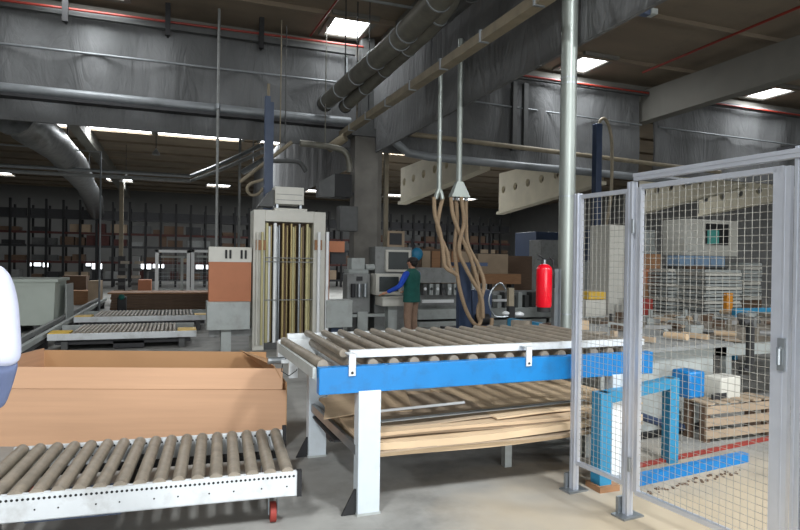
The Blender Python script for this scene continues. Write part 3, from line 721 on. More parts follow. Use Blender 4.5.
settle(t, ((x0+x1)/2, 11.9, 0))
t = thing('control_cabinet', 'grey control cabinet with a dark screen standing behind the worker\'s console', 'cabinet')
x0, x1, z0, z1 = rect(382, 247, 412, 276, 12.5)
part('body', MB().box(x0-.15, x1, 12.52, 12.95, .1, z1), 'grey', t)
screenbox(t, 386, 250, 411, 272, 12.45, .08, .055, 'mach')
settle(t, ((x0+x1)/2, 12.7, 0))
t = thing('tool_changer', 'grey machine head with three dark cylinders left of the consoles', 'machine')
x0, x1, z0, z1 = rect(347, 274, 370, 313, 12.0)
part('housing', MB().box(x0, x1, 12.0, 12.35, z0, z1), 'grey', t, bevel=.01)
for k in range(3):
    xx = x0+.12+.13*k
    part('cylinder', MB().cyl((xx, 11.96, z1-.48), (xx, 11.96, z1-.2), .05, 14), 'steel' if k else 'dark', t)
part('lamp', MB().box(x0+.2, x0+.32, 11.96, 12.0, z1-.14, z1-.05), 'dark', t)
part('foot', MB().box(x0+.1, x1-.1, 12.05, 12.3, 0, z0), 'dgrey', t)
part('door_panel', MB().box(*rect(358, 312, 368, 332, 11.9)[:2], 11.92, 11.97, *rect(358, 312, 368, 332, 11.9)[2:]), 'lgrey', t)
part('arm', MB().box(x0+.1, x1+.35, 11.95, 12.1, z0-.08, z0-.02), 'lgrey', t)
settle(t, ((x0+x1)/2, 12.1, 0))
x0, x1, z0, z1 = rect(352, 258, 372, 272, 12.3)
one('gear_housing', MB().box(x0, x1, 12.55, 12.9, 0, z0+.05).box(x0+.05, x1-.1, 12.5, 12.85, z0+.05, z1).cyl((x1-.06, 12.6, z0+.1), (x1+.15, 12.6, z0+.1), .07, 12), 'lgrey', 'pale gear housing between the concrete column and the control cabinet', 'machine')

# ---- long edge banding machine behind the worker
t = thing('edge_banding_machine', 'long grey woodworking machine with rails and a row of pressure units behind the worker', 'machine')
Ye = 13.75
xs, xe = at(418, 300, Ye).x, at(560, 300, Ye).x
Z = lambda py: at(450, py, Ye).z
part('base', MB().box(xs, xe, Ye+.1, Ye+.8, 0, Z(322)), 'dark', t)
part('bed', MB().box(xs, xe, Ye-.02, Ye+.8, Z(319), Z(309)), 'lgrey', t, 'pale grey bed', bevel=.01)
part('lower_rail', MB().box(xs, xe, Ye-.1, Ye+.05, Z(326), Z(321)), 'lgrey', t)
part('back_body', MB().box(xs, xe, Ye+.4, Ye+.8, Z(309), Z(292)), 'grey', t)
part('upper_beam', MB().box(xs, at(466, 275, Ye).x, Ye+.1, Ye+.7, Z(283), Z(268)), 'grey', t)
part('guide_rail', MB().box(xs+.1, at(453, 300, Ye).x, Ye-.05, Ye, Z(302.5), Z(299.5)), 'tube', t, 'bright white guide rail')
part('guide_rail', MB().box(at(492, 300, Ye).x, at(508, 300, Ye).x, Ye-.05, Ye, Z(302), Z(299.5)), 'tube', t, 'bright white guide rail')
for k in range(11):
    xx = xs+.18+.17*k
    u = part('pressure_unit', MB().box(xx, xx+.10, Ye+.1, Ye+.35, Z(295), Z(284)), 'lgrey' if k % 3 else 'dgrey', t)
    part('dial', MB().cyl((xx+.05, Ye+.08, Z(289)), (xx+.05, Ye+.1, Z(289)), .038, 12), 'dark' if k % 2 else 'tube', u)
for k in range(9):
    xx = xs+2.3+.21*k
    part('pressure_unit', MB().box(xx, xx+.12, Ye+.1, Ye+.35, Z(309), Z(296-3*(k % 2))), 'dgrey' if k % 3 else 'lgrey', t)
settle(t, ((xs+xe)/2, Ye+.4, 0))

# ---- shelf wall of brown parts behind the machine, and cartons
def bx(name, px0, py0, px1, py1, Y, dep, m, label, cat, bevel=.0, grp=None, ground=False):
    x0, x1, z0, z1 = rect(px0, py0, px1, py1, Y)
    if ground: z0 = 0
    return one(name, MB().box(x0, x1, Y, Y+dep, z0, z1), m, label, cat, grp, bevel)
t = thing('storage_cabinet', 'wide brown storage cabinet behind the long grey machine', 'cabinet')
x0, x1, z0, z1 = rect(420, 249, 470, 300, 15.2)
part('body', MB().box(x0, x1, 15.2, 15.8, 0, z1), 'dwood', t)
for k in range(5):
    part('door', MB().box(x0+.04+k*(x1-x0-.04)/5, x0+k*(x1-x0-.04)/5+(x1-x0)/5-.02, 15.17, 15.2, .1, z1-.06), 'wood' if k % 2 else 'kraftd', t)
settle(t, ((x0+x1)/2, 15.5, 0))
bx('cardboard_carton', 478, 254, 508, 276, 15.0, .8, 'kraftd', 'dull tan carton with a torn open side, above the orange-brown block', 'carton', ground=True)
bx('wood_block', 484, 274, 521, 284, 14.7, .5, 'wood', 'long orange-brown wooden beam right of the hoses', 'wood')
bpy.data.objects['wood_block'].location.z = bpy.data.objects['wood_block'].location.z
one('trestle', MB().box(at(490, 290, 14.7).x, at(493, 290, 14.7).x, 14.75, 15, 0, at(490, 284, 14.7).z).box(at(512, 290, 14.7).x, at(515, 290, 14.7).x, 14.75, 15, 0, at(490, 284, 14.7).z), 'dark', 'dark trestle carrying the orange-brown wooden beam', 'trestle')
bx('cardboard_carton', 508, 256, 532, 284, 15.6, .8, 'dwood', 'dark brown carton left of the red fire extinguisher', 'carton', ground=True)
bx('steel_cabinet', 541, 240, 562, 272, 16.5, .7, 'grey', 'pale grey cabinet behind the galvanised pipe', 'cabinet', .01, ground=True)
bx('blue_container', 536, 232, 566, 250, 19.5, 1.5, 'dblue', 'dark blue container far behind the galvanised pipe', 'container', .02, ground=True)
t = thing('blue_bag', 'light blue round bag hanging above the worker\'s right shoulder', 'bag')
c = at(417, 254, 14.6); part('bag', MB().ball(tuple(c), .17, 14, (1, .6, 1)), 'lblue', t)
part('hook', MB().cyl((c.x, c.y, c.z+.1), (c.x, c.y+.3, c.z+.35), .01, 6).box(c.x-.04, c.x+.04, c.y+.28, c.y+.36, 0, c.z+.4), 'dark', t); settle(t, (c.x, c.y, 0))
t = thing('warning_board', 'small cream framed board with dark marks standing above the control cabinet', 'board')
x0, x1, z0, z1 = rect(387, 231, 404, 247, 13.0)
part('frame', MB().box(x0, x1, 12.97, 12.99, z0, z1), 'kraftd', t)
part('panel', MB().box(x0+.05, x1-.07, 12.955, 12.97, z0+.05, z1-.05), 'dark', t)
part('post', MB().box(x0+.1, x0+.14, 12.99, 13.02, 0, z0+.1), 'dark', t)
settle(t, ((x0+x1)/2, 13, 0))
t = thing('olive_post', 'thin olive-painted post right of the concrete column', 'post')
x0, x1, z0, z1 = rect(384.5, 152, 388.5, 246, 14.2)
part('mast', MB().box(x0, x1, 14.2, 14.3, 0, z1), 'brownpipe', t); part('base', MB().box(x0-.08, x1+.08, 14.12, 14.38, 0, .02), 'dark', t); settle(t, (x0, 14.25, 0))

# ---- dark boxes on the concrete column
t = thing('air_heater', 'black square heater hanging left of the concrete column, the upper one', 'heater')
x0, x1, z0, z1 = rect(335, 174, 352, 197, 12.7)
part('housing', MB().box(x0, x1, 12.7, 13.2, z0, z1), 'black', t, bevel=.01)
xl = rect(317, 178, 335, 200, 13.0)
part('duct_body', MB().add([(xl[0], 13.1, xl[2]+.05), (xl[0], 12.8, xl[2]+.05), (x0, 12.72, z0), (x0, 13.18, z0), (xl[0], 13.1, xl[3]-.12), (xl[0], 12.8, xl[3]-.12), (x0, 12.72, z1), (x0, 13.18, z1)], [(0, 1, 2, 3), (7, 6, 5, 4), (0, 4, 5, 1), (1, 5, 6, 2), (2, 6, 7, 3), (3, 7, 4, 0)]), 'dgrey', t)
part('wall_bracket', MB().box(x1, 3.76, 13.05, 13.12, z0+.1, z0+.15), 'dark', t); settle(t, ((x0+x1)/2, 12.95, z0))
t = thing('junction_cabinet', 'dark grey box fixed to the left side of the concrete column, below the heater', 'cabinet')
x0, x1, z0, z1 = rect(340, 206, 358, 231, 12.7)
part('housing', MB().box(x0, x1, 12.7, 13.0, z0, z1), 'dgrey', t, bevel=.01)
part('door', MB().box(x0+.03, x1-.03, 12.69, 12.7, z0+.03, z1-.03), 'dgrey', t); settle(t, ((x0+x1)/2, 12.85, z0))

# ---- galvanised chimney pipe, extinguisher on its stand, blue barrier
t = thing('exhaust_pipe', 'shiny galvanised vertical pipe rising to the roof left of the wire fence', 'pipe')
rr = .088; PY = 5.6
cx_ = at(567, 200, PY).x
part('pipe', MB().cyl((cx_, PY, .75), (cx_, PY, ROOF), rr, 28), 'galv', t)
for z in (.78, 1.05, 2.35, 3.6, 3.66, 5.0):
    part('seam_ring', MB().cyl((cx_, PY, z-.008), (cx_, PY, z+.008), rr+.003, 28), 'steel', t)
part('base_box', MB().box(cx_-.12, cx_+.12, PY-.12, PY+.12, .0, .80), 'grey', t, bevel=.01)
settle(t, (cx_, PY, 0))
t = thing('fire_extinguisher', 'red fire extinguisher hanging beside the galvanised pipe', 'extinguisher')
EY = 5.35; c = at(544, 286, EY); rb = .082
zb, zt = at(544, 307, EY).z, at(544, 264, EY).z
part('cylinder', MB().lathe([(rb*.9, zb), (rb, zb+.02), (rb, zt-.06), (rb*.93, zt-.038), (rb*.7, zt-.015), (rb*.35, zt)], (c.x, EY, 0), 24), 'ext', t)
part('foot_ring', MB().cyl((c.x, EY, zb-.05), (c.x, EY, zb), rb*.85, 20), 'black', t)
vb = part('valve', MB().cyl((c.x, EY, zt), (c.x, EY, zt+.045), .018, 12), 'steel', t)
part('lever', MB().bar((c.x, EY, zt+.048), (c.x-.09, EY, zt+.10), .018, .007), 'black', vb)
part('carry_handle', MB().bar((c.x, EY, zt+.035), (c.x-.08, EY, zt+.045), .018, .007), 'black', vb)
part('hose', MB().tube([(c.x+.015, EY, zt+.04), (c.x+.06, EY, zt+.07), (c.x+.09, EY-.02, zt+.04), (c.x+.098, EY-.04, zt-.1), (c.x+.09, EY-.05, zt-.25)], .009, 8), 'black', t)
settle(t, (c.x, EY, zb-.05))
x0, x1, z0, z1 = rect(551.5, 269, 558.5, 335, EY+.1)
t = thing('extinguisher_stand', 'grey upright steel channel holding the red fire extinguisher', 'post')
part('channel', MB().box(x0+.01, x1, EY+.10, EY+.115, 0, z1).box(x0+.01, x0+.018, EY+.06, EY+.10, 0, z1).box(x1-.008, x1, EY+.06, EY+.10, 0, z1), 'steel', t)
part('hook_bar', MB().box(c.x+.02, x0+.03, EY+.117, EY+.127, zt-.10, zt-.07), 'steel', t)
part('base_plate', MB().box(x0-.05, x1+.05, EY+.03, EY+.2, 0, .012), 'steel', t); settle(t, ((x0+x1)/2, EY+.1, 0))
t = thing('blue_barrier', 'low bright blue angle frame beyond the conveyor, under the fire extinguisher', 'frame')
x0, x1, z0, z1 = rect(510, 319, 516, 336, 6.9); xr = at(553, 325, 6.2).x
part('post', MB().box(x0, x0+.07, 6.9, 6.97, 0, z1), 'lblue', t)
part('bar', MB().bar((x0+.02, 6.93, z1-.03), (xr, 6.2, at(553, 328, 6.2).z), .06, .08), 'lblue', t)
part('post', MB().box(xr-.07, xr, 6.17, 6.24, 0, at(553, 328, 6.2).z), 'lblue', t); settle(t, (x0, 6.9, 0))
t = thing('work_lamp', 'yellowish upright bracket with a white round head beside the blue frame', 'lamp')
x0, x1, z0, z1 = rect(509, 288, 514, 320, 7.3)
part('bracket', MB().box(x0, x1, 7.3, 7.36, .3, z1), 'brownpipe', t); part('black_box', MB().box(x0-.04, x0+.05, 7.22, 7.3, *rect(507, 306, 512, 318, 7.3)[2:]), 'black', t)
part('head', MB().ball((x1+.05, 7.25, at(516, 314, 7.3).z), .07, 12, (1.1, 1, .5)), 'tube', t); part('head', MB().ball((x0-.08, 7.25, at(505, 313, 7.3).z), .05, 12, (1.1, 1, .6)), 'tube', t)
part('stand', MB().box(x0-.02, x1+.02, 7.28, 7.4, 0, .3), 'dark', t); settle(t, (x0, 7.33, 0))

# ---- vacuum lift with hoses, overhead drop ducts
Yh = 8.5
t = thing('vacuum_lifter', 'dark blue vacuum lifting unit hanging below the tan hoses', 'lifter')
x0, x1, z0, z1 = rect(459, 266, 471, 331, Yh+.3)
part('mast', MB().add([(x0, Yh+.3, z1), (x1-.02, Yh+.3, z1), (x1+.05, Yh+.3, 0), (x0+.02, Yh+.3, 0), (x0, Yh+.42, z1), (x1-.02, Yh+.42, z1), (x1+.05, Yh+.42, 0), (x0+.02, Yh+.42, 0)], [(0, 1, 2, 3), (7, 6, 5, 4), (0, 4, 5, 1), (1, 5, 6, 2), (2, 6, 7, 3), (3, 7, 4, 0)]), 'dblue', t)
part('arm', MB().box(x0-.12, x1+.3, Yh+.3, Yh+.4, z1, z1+.06), 'dblue', t)
a = rect(472, 290, 492, 328, Yh+.35)
part('pump_box', MB().box(a[0], a[1], Yh+.35, Yh+.75, a[2], a[3]), 'dblue', t, bevel=.02)
part('motor', MB().cyl((a[0]+.05, Yh+.3, a[2]+.15), (a[1]-.1, Yh+.3, a[2]+.15), .09, 16), 'black', t)
part('base', MB().box(x0-.1, a[1]+.1, Yh+.25, Yh+.8, 0, a[2]), 'black', t)
settle(t, ((x0+a[1])/2, Yh+.5, 0))
for k, (pxt, pyt, pxb, pyb, wd, lab) in enumerate(((438, 72, 439, 190, .035, 'thin vertical suction pipe, the left of the pair above the hoses'), (462, 55, 459, 182, .045, 'thin vertical suction pipe, the right of the pair above the hoses'))):
    t = thing('suction_pipe', lab, 'pipe')
    a, b = at(pxt, pyt, Yh), at(pxb, pyb, Yh)
    part('pipe', MB().cyl((b.x, Yh, b.z), (b.x, Yh, 4.75 if k == 0 else 5.1), wd, 14), 'galv', t)
    if k == 0:
        m_ = part('manifold', MB().tube([(b.x, Yh, b.z+.02), (b.x-.03, Yh, b.z-.05), (b.x-.05, Yh, b.z-.14)], .035, 10).tube([(b.x, Yh, b.z+.02), (b.x+.04, Yh, b.z-.05), (b.x+.06, Yh, b.z-.14)], .035, 10), 'galv', t)
        for z in (b.z+.5, b.z+.9): part('clamp', MB().cyl((b.x, Yh, z), (b.x, Yh, z+.02), wd+.006, 14), 'steel', t)
    else:
        zz = b.z
        part('manifold', MB().add([(b.x-.05, Yh-.05, zz), (b.x+.05, Yh-.05, zz), (b.x+.17, Yh-.07, zz-.24), (b.x-.15, Yh-.07, zz-.24), (b.x-.05, Yh+.05, zz), (b.x+.05, Yh+.05, zz), (b.x+.17, Yh+.07, zz-.24), (b.x-.15, Yh+.07, zz-.24)], [(0, 1, 2, 3), (7, 6, 5, 4), (0, 4, 5, 1), (1, 5, 6, 2), (2, 6, 7, 3), (3, 7, 4, 0)]), 'galv', t)
        for q in range(4): part('spigot', MB().cyl((b.x-.11+.08*q, Yh, zz-.29), (b.x-.11+.08*q, Yh, zz-.24), .028, 10), 'steel', t)
    settle(t, (b.x, Yh, b.z))
def smooth(pts, k=5):
    out = []; P = [Vector(p) for p in pts]; P = [P[0]] + P + [P[-1]]
    for i in range(1, len(P)-2):
        for s in range(k):
            u = s/k; out.append(.5*((2*P[i]) + (-P[i-1]+P[i+1])*u + (2*P[i-1]-5*P[i]+4*P[i+1]-P[i+2])*u*u + (-P[i-1]+3*P[i]-3*P[i+1]+P[i+2])*u**3))
    return out + [P[-2]]
hoses = [([(434, 197), (435, 215), (440, 232), (443, 250), (445, 266), (452, 272)], 0, 'tan hose hanging from the left pipe, the left strand'),
         ([(443, 197), (439, 214), (438, 230), (447, 252), (450, 268), (458, 276)], .05, 'tan hose hanging from the left pipe, the right strand'),
         ([(451, 197), (453, 215), (461, 236), (472, 262), (479, 290), (481, 318), (478, 326)], 0, 'tan hose of the right bundle that swings down furthest right'),
         ([(456, 197), (457, 220), (455, 250), (459, 285), (467, 312), (477, 326), (490, 327), (492, 318)], .06, 'tan hose of the right bundle that loops below the blue unit'),
         ([(461, 197), (464, 222), (459, 250), (470, 276), (481, 296), (483, 318)], -.05, 'tan hose of the right bundle that crosses behind its neighbours'),
         ([(466, 197), (466, 222), (468, 245), (478, 265), (484, 285), (478, 310), (480, 322)], .04, 'tan hose on the right side of the right bundle')]
for pts, dy, lab in hoses:
    P = smooth([at(px_, py_, Yh+dy) for px_, py_ in pts], 6)
    one('suction_hose', MB().tube(P, .033, 10, wob=lambda i: 1.0 if i % 2 else .93), 'hose', lab, 'hose', 'tan suction hoses')
P = smooth([at(*p, 7.2) for p in ((508, 316), (495, 316), (489, 302), (492, 290), (500, 283), (506, 290))], 6)
one('air_hose', MB().tube(P, .012, 8), 'steel', 'thin grey air hose looping beside the yellowish bracket', 'hose')

# ================================================================== behind the gate
t = thing('guard_frame', 'low bright blue square tube frame just behind the wire gate', 'frame')
a, b = Vector((2.87, 3.50, 0)), Vector((3.80, 3.80, 0)); zt_ = .69
part('post', MB().box(a.x-.05, a.x+.05, a.y-.05, a.y+.05, .04, zt_), 'lblue', t)
part('post', MB().box(b.x-.045, b.x+.045, b.y-.045, b.y+.045, 0, zt_), 'lblue', t)
part('top_bar', MB().bar((a.x, a.y, zt_-.04), (b.x, b.y, zt_-.04), .08, .08), 'lblue', t)
part('wood_pad', MB().box(a.x-.07, a.x+.10, a.y-.08, a.y+.08, 0, .04), 'wood', t, 'wooden pad under the post')
part('white_panel', MB().slab([(a.x+.06, a.y+.06, .04), (a.x+.26, a.y+.12, .04), (a.x+.26, a.y+.12, .63), (a.x+.06, a.y+.06, .63)], .02), 'tube', t, 'white upright panel')
settle(t, a)
one('blue_floor_bar', MB().bar((3.1, 3.47, .035), (4.42, 3.62, .035), .07, .07), 'blue', 'blue steel bar lying on the sawdust floor behind the gate', 'bar')
one('red_floor_strip', MB().bar((3.0, 3.72, .012), (5.6, 4.05, .012), .05, .02), 'rust', 'dull red strip on the floor behind the blue bar', 'strip')
# sawdust ridge
mb = MB()
for i in range(46):
    u = i/45; mb.ball((3.15+1.0*u+random.uniform(-.03, .03), 3.33+.12*u+random.uniform(-.04, .04), .004), random.uniform(.006, .017), 6, (1, 1, .6))
one('wood_chip_litter', mb, 'dwood', 'dark wood chips swept in a line on the floor inside the gate', 'litter', kind='stuff')

t = thing('panel_machine', 'big pale grey machine body littered with scrap, behind the blue frame', 'machine')
part('body', MB().prism([(3.55, 4.35), (5.1, 4.55), (5.25, 6.2), (3.6, 6.0)], 'z', .02, .80), 'lgrey', t, bevel=.01)
part('top_plate', MB().prism([(3.45, 4.25), (5.25, 4.45), (5.35, 6.3), (3.5, 6.1)], 'z', .80, .84), 'grey', t)
part('control_box', MB().obox(tuple(at(722, 388, 4.3)), (.30, .18, .24), R(7)), 'mach', t, bevel=.01)
part('vent_slot', MB().obox(tuple(at(719, 398, 4.2)), (.2, .02, .09), R(7)), 'dark', t)
part('blue_motor', MB().obox(tuple(at(688, 383, 4.15)), (.2, .2, .24), R(5)), 'blue', t, 'blue motor box', bevel=.02)
part('cable_duct', MB().tube([(3.4, 4.2, .35), (3.7, 4.22, .33), (4.0, 4.24, .22), (4.3, 4.3, .12), (4.5, 4.35, .08)], .035, 10), 'dblue', t, 'dark blue cable duct')
part('base', MB().prism([(3.5, 4.3), (5.1, 4.5), (5.2, 6.1), (3.55, 5.95)], 'z', 0, .05), 'dark', t)
settle(t, (4.3, 5.1, 0))
t = thing('roller_bench', 'grey roller bench covered in scrap behind the upper half of the gate', 'bench')
x0_, y0_, x1_, y1_ = 5.6, 4.9, 9.8, 8.2
part('bench_frame', MB().box(x0_, x1_, y0_, y0_+.08, .62, .74).box(x0_, x1_, y1_-.08, y1_, .62, .74).box(x0_, x0_+.08, y0_, y1_, .62, .74).box(x1_-.08, x1_, y0_, y1_, .62, .74), 'lgrey', t)
for x in (x0_+.1, (x0_+x1_)/2, x1_-.2):
    for y_ in (y0_+.02, y1_-.1): part('leg', MB().box(x, x+.08, y_, y_+.08, 0, .62), 'lgrey', t)
for i in range(26):
    x = x0_+.16+(x1_-x0_-.3)*i/25
    part('roller', MB().cyl((x, y0_+.08, .70), (x, y1_-.08, .70), .035, 10), 'roller', t)
settle(t, ((x0_+x1_)/2, (y0_+y1_)/2, 0))
rnd = random.Random(11)
seen = set(); scr = 'offcuts and scrap lying on the machines behind the gate'
placed = []
for i in range(520):
    if i < 150: x, y_, zb = rnd.uniform(3.6, 5.1), rnd.uniform(4.6, 6.0), .845
    elif i < 380: x, y_, zb = rnd.uniform(5.7, 9.6), rnd.uniform(5.0, 8.0), .742
    else: x, y_, zb = rnd.uniform(5.4, 6.6), rnd.uniform(3.9, 4.7), .0
    if any((x-a_)**2+(y_-b_)**2 < .0841 for a_, b_ in placed): continue
    k = rnd.randrange(5); m = rnd.choice(['sheetmetal', 'kraftd', 'kraft', 'lgrey', 'dgrey', 'grey', 'dwood', 'roller'])
    rz = rnd.uniform(-1.6, 1.6); zb += 0
    mb = MB()
    if k == 0: mb.obox((x, y_, zb+.03), (rnd.uniform(.2, .36), rnd.uniform(.03, .07), .05), rz)
    elif k == 1: mb.obox((x, y_, zb+.05), (rnd.uniform(.12, .25), rnd.uniform(.08, .16), .1), rz)
    elif k == 2: mb.cyl((x-.12*math.cos(rz), y_-.12*math.sin(rz), zb+.04), (x+.12*math.cos(rz), y_+.12*math.sin(rz), zb+.04), .035, 10)
    elif k == 3: mb.obox((x, y_, zb+.012), (rnd.uniform(.22, .34), rnd.uniform(.1, .2), .02), rz)
    else: mb.obox((x, y_, zb+.02), (.22, .05, .03), rz).obox((x+.08*math.cos(rz), y_+.08*math.sin(rz), zb+.08), (.05, .05, .12), rz)
    nm = ['bar_offcut', 'small_box', 'roller_piece', 'board_offcut', 'bracket_piece'][k]
    cw = {'sheetmetal': 'bare metal', 'kraftd': 'dull tan', 'kraft': 'tan', 'lgrey': 'pale grey', 'dgrey': 'dark grey', 'grey': 'mid grey', 'dwood': 'dark brown', 'roller': 'dusty'}[m]
    sz = ['bar offcut', 'small box', 'short roller piece', 'flat board offcut', 'angled bracket piece'][k]
    if i < 150: wh = ('left' if x < 4.35 else 'right')+(' front' if y_ < 5.3 else ' back')+' of the big pale machine top'
    elif i < 380: wh = ('left' if x < 7.6 else 'right')+(' front' if y_ < 6.5 else ' back')+' of the roller bench'
    else: wh = ('left' if x < 5.5 else 'right')+' part of the floor heap'
    lb = '%s %s on the %s' % (cw, sz, wh)
    if lb in seen: continue
    seen.add(lb); placed.append((x, y_))
    one(nm, mb, m, lb, ['bar', 'box', 'roller', 'board', 'bracket'][k], sz.replace('box', 'boxe')+'s on the '+wh)

def framed(name, px0, py0, px1, py1, Y, dep, m, label, cat, z0=None, bev=.01):
    x0, x1, a_, z1 = rect(px0, py0, px1, py1, Y); z0 = a_ if z0 is None else z0
    return one(name, MB().box(x0, x1, Y, Y+dep, z0, z1), m, label, cat, None, bev)
# cream pillar cabinet seen through the narrow fence panel
framed('tall_cabinet', 609, 225, 624, 345, 9.5, .6, 'mach', 'tall narrow cream cabinet seen through the narrow fence panel', 'cabinet', 0)
framed('blue_tank', 588, 230, 603, 262, 12.0, .9, 'dblue', 'dark blue tank seen through the narrow fence panel', 'tank', 0)
framed('cream_chest', 586, 300, 606, 322, 8.3, .5, 'mach', 'cream chest seen low through the narrow fence panel', 'chest', 0)
x0, x1, z0, z1 = rect(589, 290, 606, 298.5, 8.4)
framed('yellow_crate', 589, 292, 606, 299.5, 8.35, .4, 'yellow', 'yellow crate standing on the cream chest', 'crate')
framed('blue_bin', 586, 327, 597, 342, 7.2, .35, 'blue', 'small blue bin left of the tall narrow cream cabinet', 'bin', 0)
framed('grey_box', 597, 262, 606, 288, 11.2, .6, 'lgrey', 'pale box behind the yellow crate', 'box', 0)
# through the gate
framed('wall_cabinet', 642, 230, 655, 250, 13.0, .5, 'lgrey', 'pale grey upright cabinet at the left of the gate view, behind the tan cartons', 'cabinet', 0)
t = thing('tan_carton_stack', 'stack of orange-tan cartons seen through the left of the gate', 'carton')
x0, x1, z0, z1 = rect(641, 254, 662, 299, 11.0)
for k in range(3):
    za = z0+(z1-z0)*k/3; part('carton', MB().box(x0+.04*(k % 2), x1-.05*((k+1) % 2), 11.0, 11.6, za+.005, za+(z1-z0)/3), 'wood' if k != 1 else 'orange', t)
part('pallet', MB().box(x0, x1, 11.0, 11.6, 0, z0), 'dwood', t); settle(t, ((x0+x1)/2, 11.3, 0))
framed('red_cabinet', 642, 299, 653, 331, 9.6, .5, 'rust', 'dark red steel cabinet under the tan cartons', 'cabinet', 0)
framed('blue_drum', 634.5, 299, 641, 343, 9.0, .3, 'vblue', 'faded blue box beside the dark red cabinet', 'box', 0)
t = thing('cnc_cabinet', 'large pinkish grey machine cabinet with a dark window and teal screen', 'machine')
x0, x1, z0, z1 = rect(686, 220, 738, 256, 12.0)
part('cabinet_body', MB().box(x0, x1, 12.0, 12.8, z0, z1), 'mach', t, bevel=.02)
a = rect(707, 224, 729, 245, 11.95); part('window', MB().box(a[0], a[1], 11.96, 12.0, a[2], a[3]), 'black', t, 'dark window')
a = rect(709, 230, 720, 244, 11.9); part('screen', MB().box(a[0], a[1], 11.93, 11.96, a[2], a[3]), 'teal', t, 'teal screen')
part('support', MB().box(x0+.2, x0+.4, 12.3, 12.6, 0, z0).box(x1-.5, x1-.3, 12.3, 12.6, 0, z0).box(x0+.2, x1-.3, 12.3, 12.6, z0-.12, z0), 'dgrey', t); settle(t, ((x0+x1)/2, 12.4, 0))
x0, x1, z0, z1 = rect(668, 256, 714, 266, 11.8)
for k in range(3):
    w_ = (x1-x0)/3
    one('blue_tray', MB().box(x0+k*w_+.02, x0+(k+1)*w_-.02, 11.45, 11.85, z0, z1), 'tray', ['light blue tray, left of the row under the big machine cabinet', 'light blue tray, middle of the row under the big machine cabinet', 'light blue tray, right of the row under the big machine cabinet'][k], 'tray', 'light blue trays in a row')
one('tray_shelf', MB().box(x0-.05, x1+.05, 11.4, 11.9, z0-.05, z0).box(x0, x0+.06, 11.4, 11.9, 0, z0-.05).box(x1-.06, x1, 11.4, 11.9, 0, z0-.05), 'dgrey', 'dark shelf carrying the light blue trays', 'shelf')
# stacks of pale panels, each panel a thing
ORD = ['lowest', 'second', 'third', 'fourth', 'fifth', 'sixth', 'seventh', 'eighth', 'ninth', 'tenth', 'eleventh', 'twelfth', 'thirteenth', 'topmost']
def panel_stack(px0, py0, px1, py1, Y, dep, n, where):
    x0, x1, z0, z1 = rect(px0, py0, px1, py1, Y)
    one('pallet', MB().box(x0, x1, Y, Y+.1, 0, z0-.02).box(x0, x1, Y+dep-.1, Y+dep, 0, z0-.02).box(x0, x1, Y, Y+dep, z0-.03, z0-.005), 'dwood', 'wooden pallet under the '+where, 'pallet')
    st = (z1-z0)/n
    for k in range(n):
        j = random.uniform(-.03, .03)
        one('pale_panel', MB().box(x0+j, x1+j, Y+abs(j), Y+dep, z0+st*k+.002, z0+st*(k+.72)), 'lgrey' if k % 4 else 'mach', ORD[k]+' pale grey panel from the bottom of the '+where.replace(' seen through the gate', ''), 'panel', 'panels in the '+where)
panel_stack(668, 268, 688, 316, 10.4, 1.0, 13, 'left stack of pale panels seen through the gate')
panel_stack(706, 269, 742, 318, 9.6, 1.2, 14, 'middle stack of pale panels seen through the gate')
panel_stack(745, 262, 762, 300, 11.6, 1.2, 10, 'right stack of pale panels seen through the gate')
framed('dark_rack_body', 689, 266, 705, 330, 11.2, .6, 'dwood', 'dark brown rack between the left and middle panel stacks', 'rack', 0)
framed('amber_post', 727, 293, 733, 338, 8.4, .09, 'amber', 'amber yellow steel post in front of the middle panel stack', 'post', 0)
t = thing('guard_frame', 'blue guard frame in front of the panel stacks, right of the amber post', 'frame')
x0, x1, z0, z1 = rect(735, 312, 790, 340, 7.6)
part('post', MB().box(x0, x0+.07, 7.6, 7.67, 0, z1), 'lblue', t); part('post', MB().box(x1-.07, x1, 7.6, 7.67, 0, z1), 'lblue', t)
part('top_bar', MB().box(x0, x1, 7.6, 7.67, z1, z1+.07), 'lblue', t)
part('guard_sheet', MB().box(x0+.07, x1-.07, 7.63, 7.65, .3, z1), 'lgrey', t); settle(t, ((x0+x1)/2, 7.63, 0))
framed('low_dark_crate', 672, 318, 712, 334, 9.0, .5, 'rust', 'long dark red crate in front of the left panel stack', 'crate', 0)

# ================================================================== left middle distance
t = thing('grey_container', 'large pale grey-green container with a rim at the left, behind the white shirt', 'container')
x0, x1, z0, z1 = rect(-12, 282, 55, 328, 14.5)
part('body', MB().add([(x0, 14.5, z0+.05), (x1-.03, 14.5, z0+.05), (x1, 14.5, z1), (x0, 14.5, z1), (x0, 15.9, z0+.05), (x1-.03, 15.9, z0+.05), (x1, 15.9, z1), (x0, 15.9, z1)], [(0, 1, 2, 3), (7, 6, 5, 4), (0, 4, 5, 1), (1, 5, 6, 2), (2, 6, 7, 3), (3, 7, 4, 0)]), 'cont', t)
part('rim', MB().box(x0, x1+.06, 14.45, 15.95, z1, z1+.06), 'cont', t)
for i in range(3):
    xx = x0+.1+(x1-x0-.5)*i/2; part('runner', MB().box(xx, xx+.12, 14.55, 15.85, 0, z0+.05), 'dgrey', t)
settle(t, ((x0+x1)/2, 15.2, 0))
one('leaning_panel', MB().slab([(x1+.10, 15.2, .02), (x1+.12, 16.0, .02), (x1+.10, 16.0, 1.0), (x1+.08, 15.2, 1.0)], .03), 'lgrey', 'pale panel standing on edge right of the grey-green container', 'panel')
t = thing('floor_track', 'long low grey rail track running back past the container', 'track')
for xx in (-2.35, -2.12):
    part('rail', MB().box(xx, xx+.07, 8.0, 21.5, .22, .30), 'grey' if xx < -2.2 else 'lgrey', t)
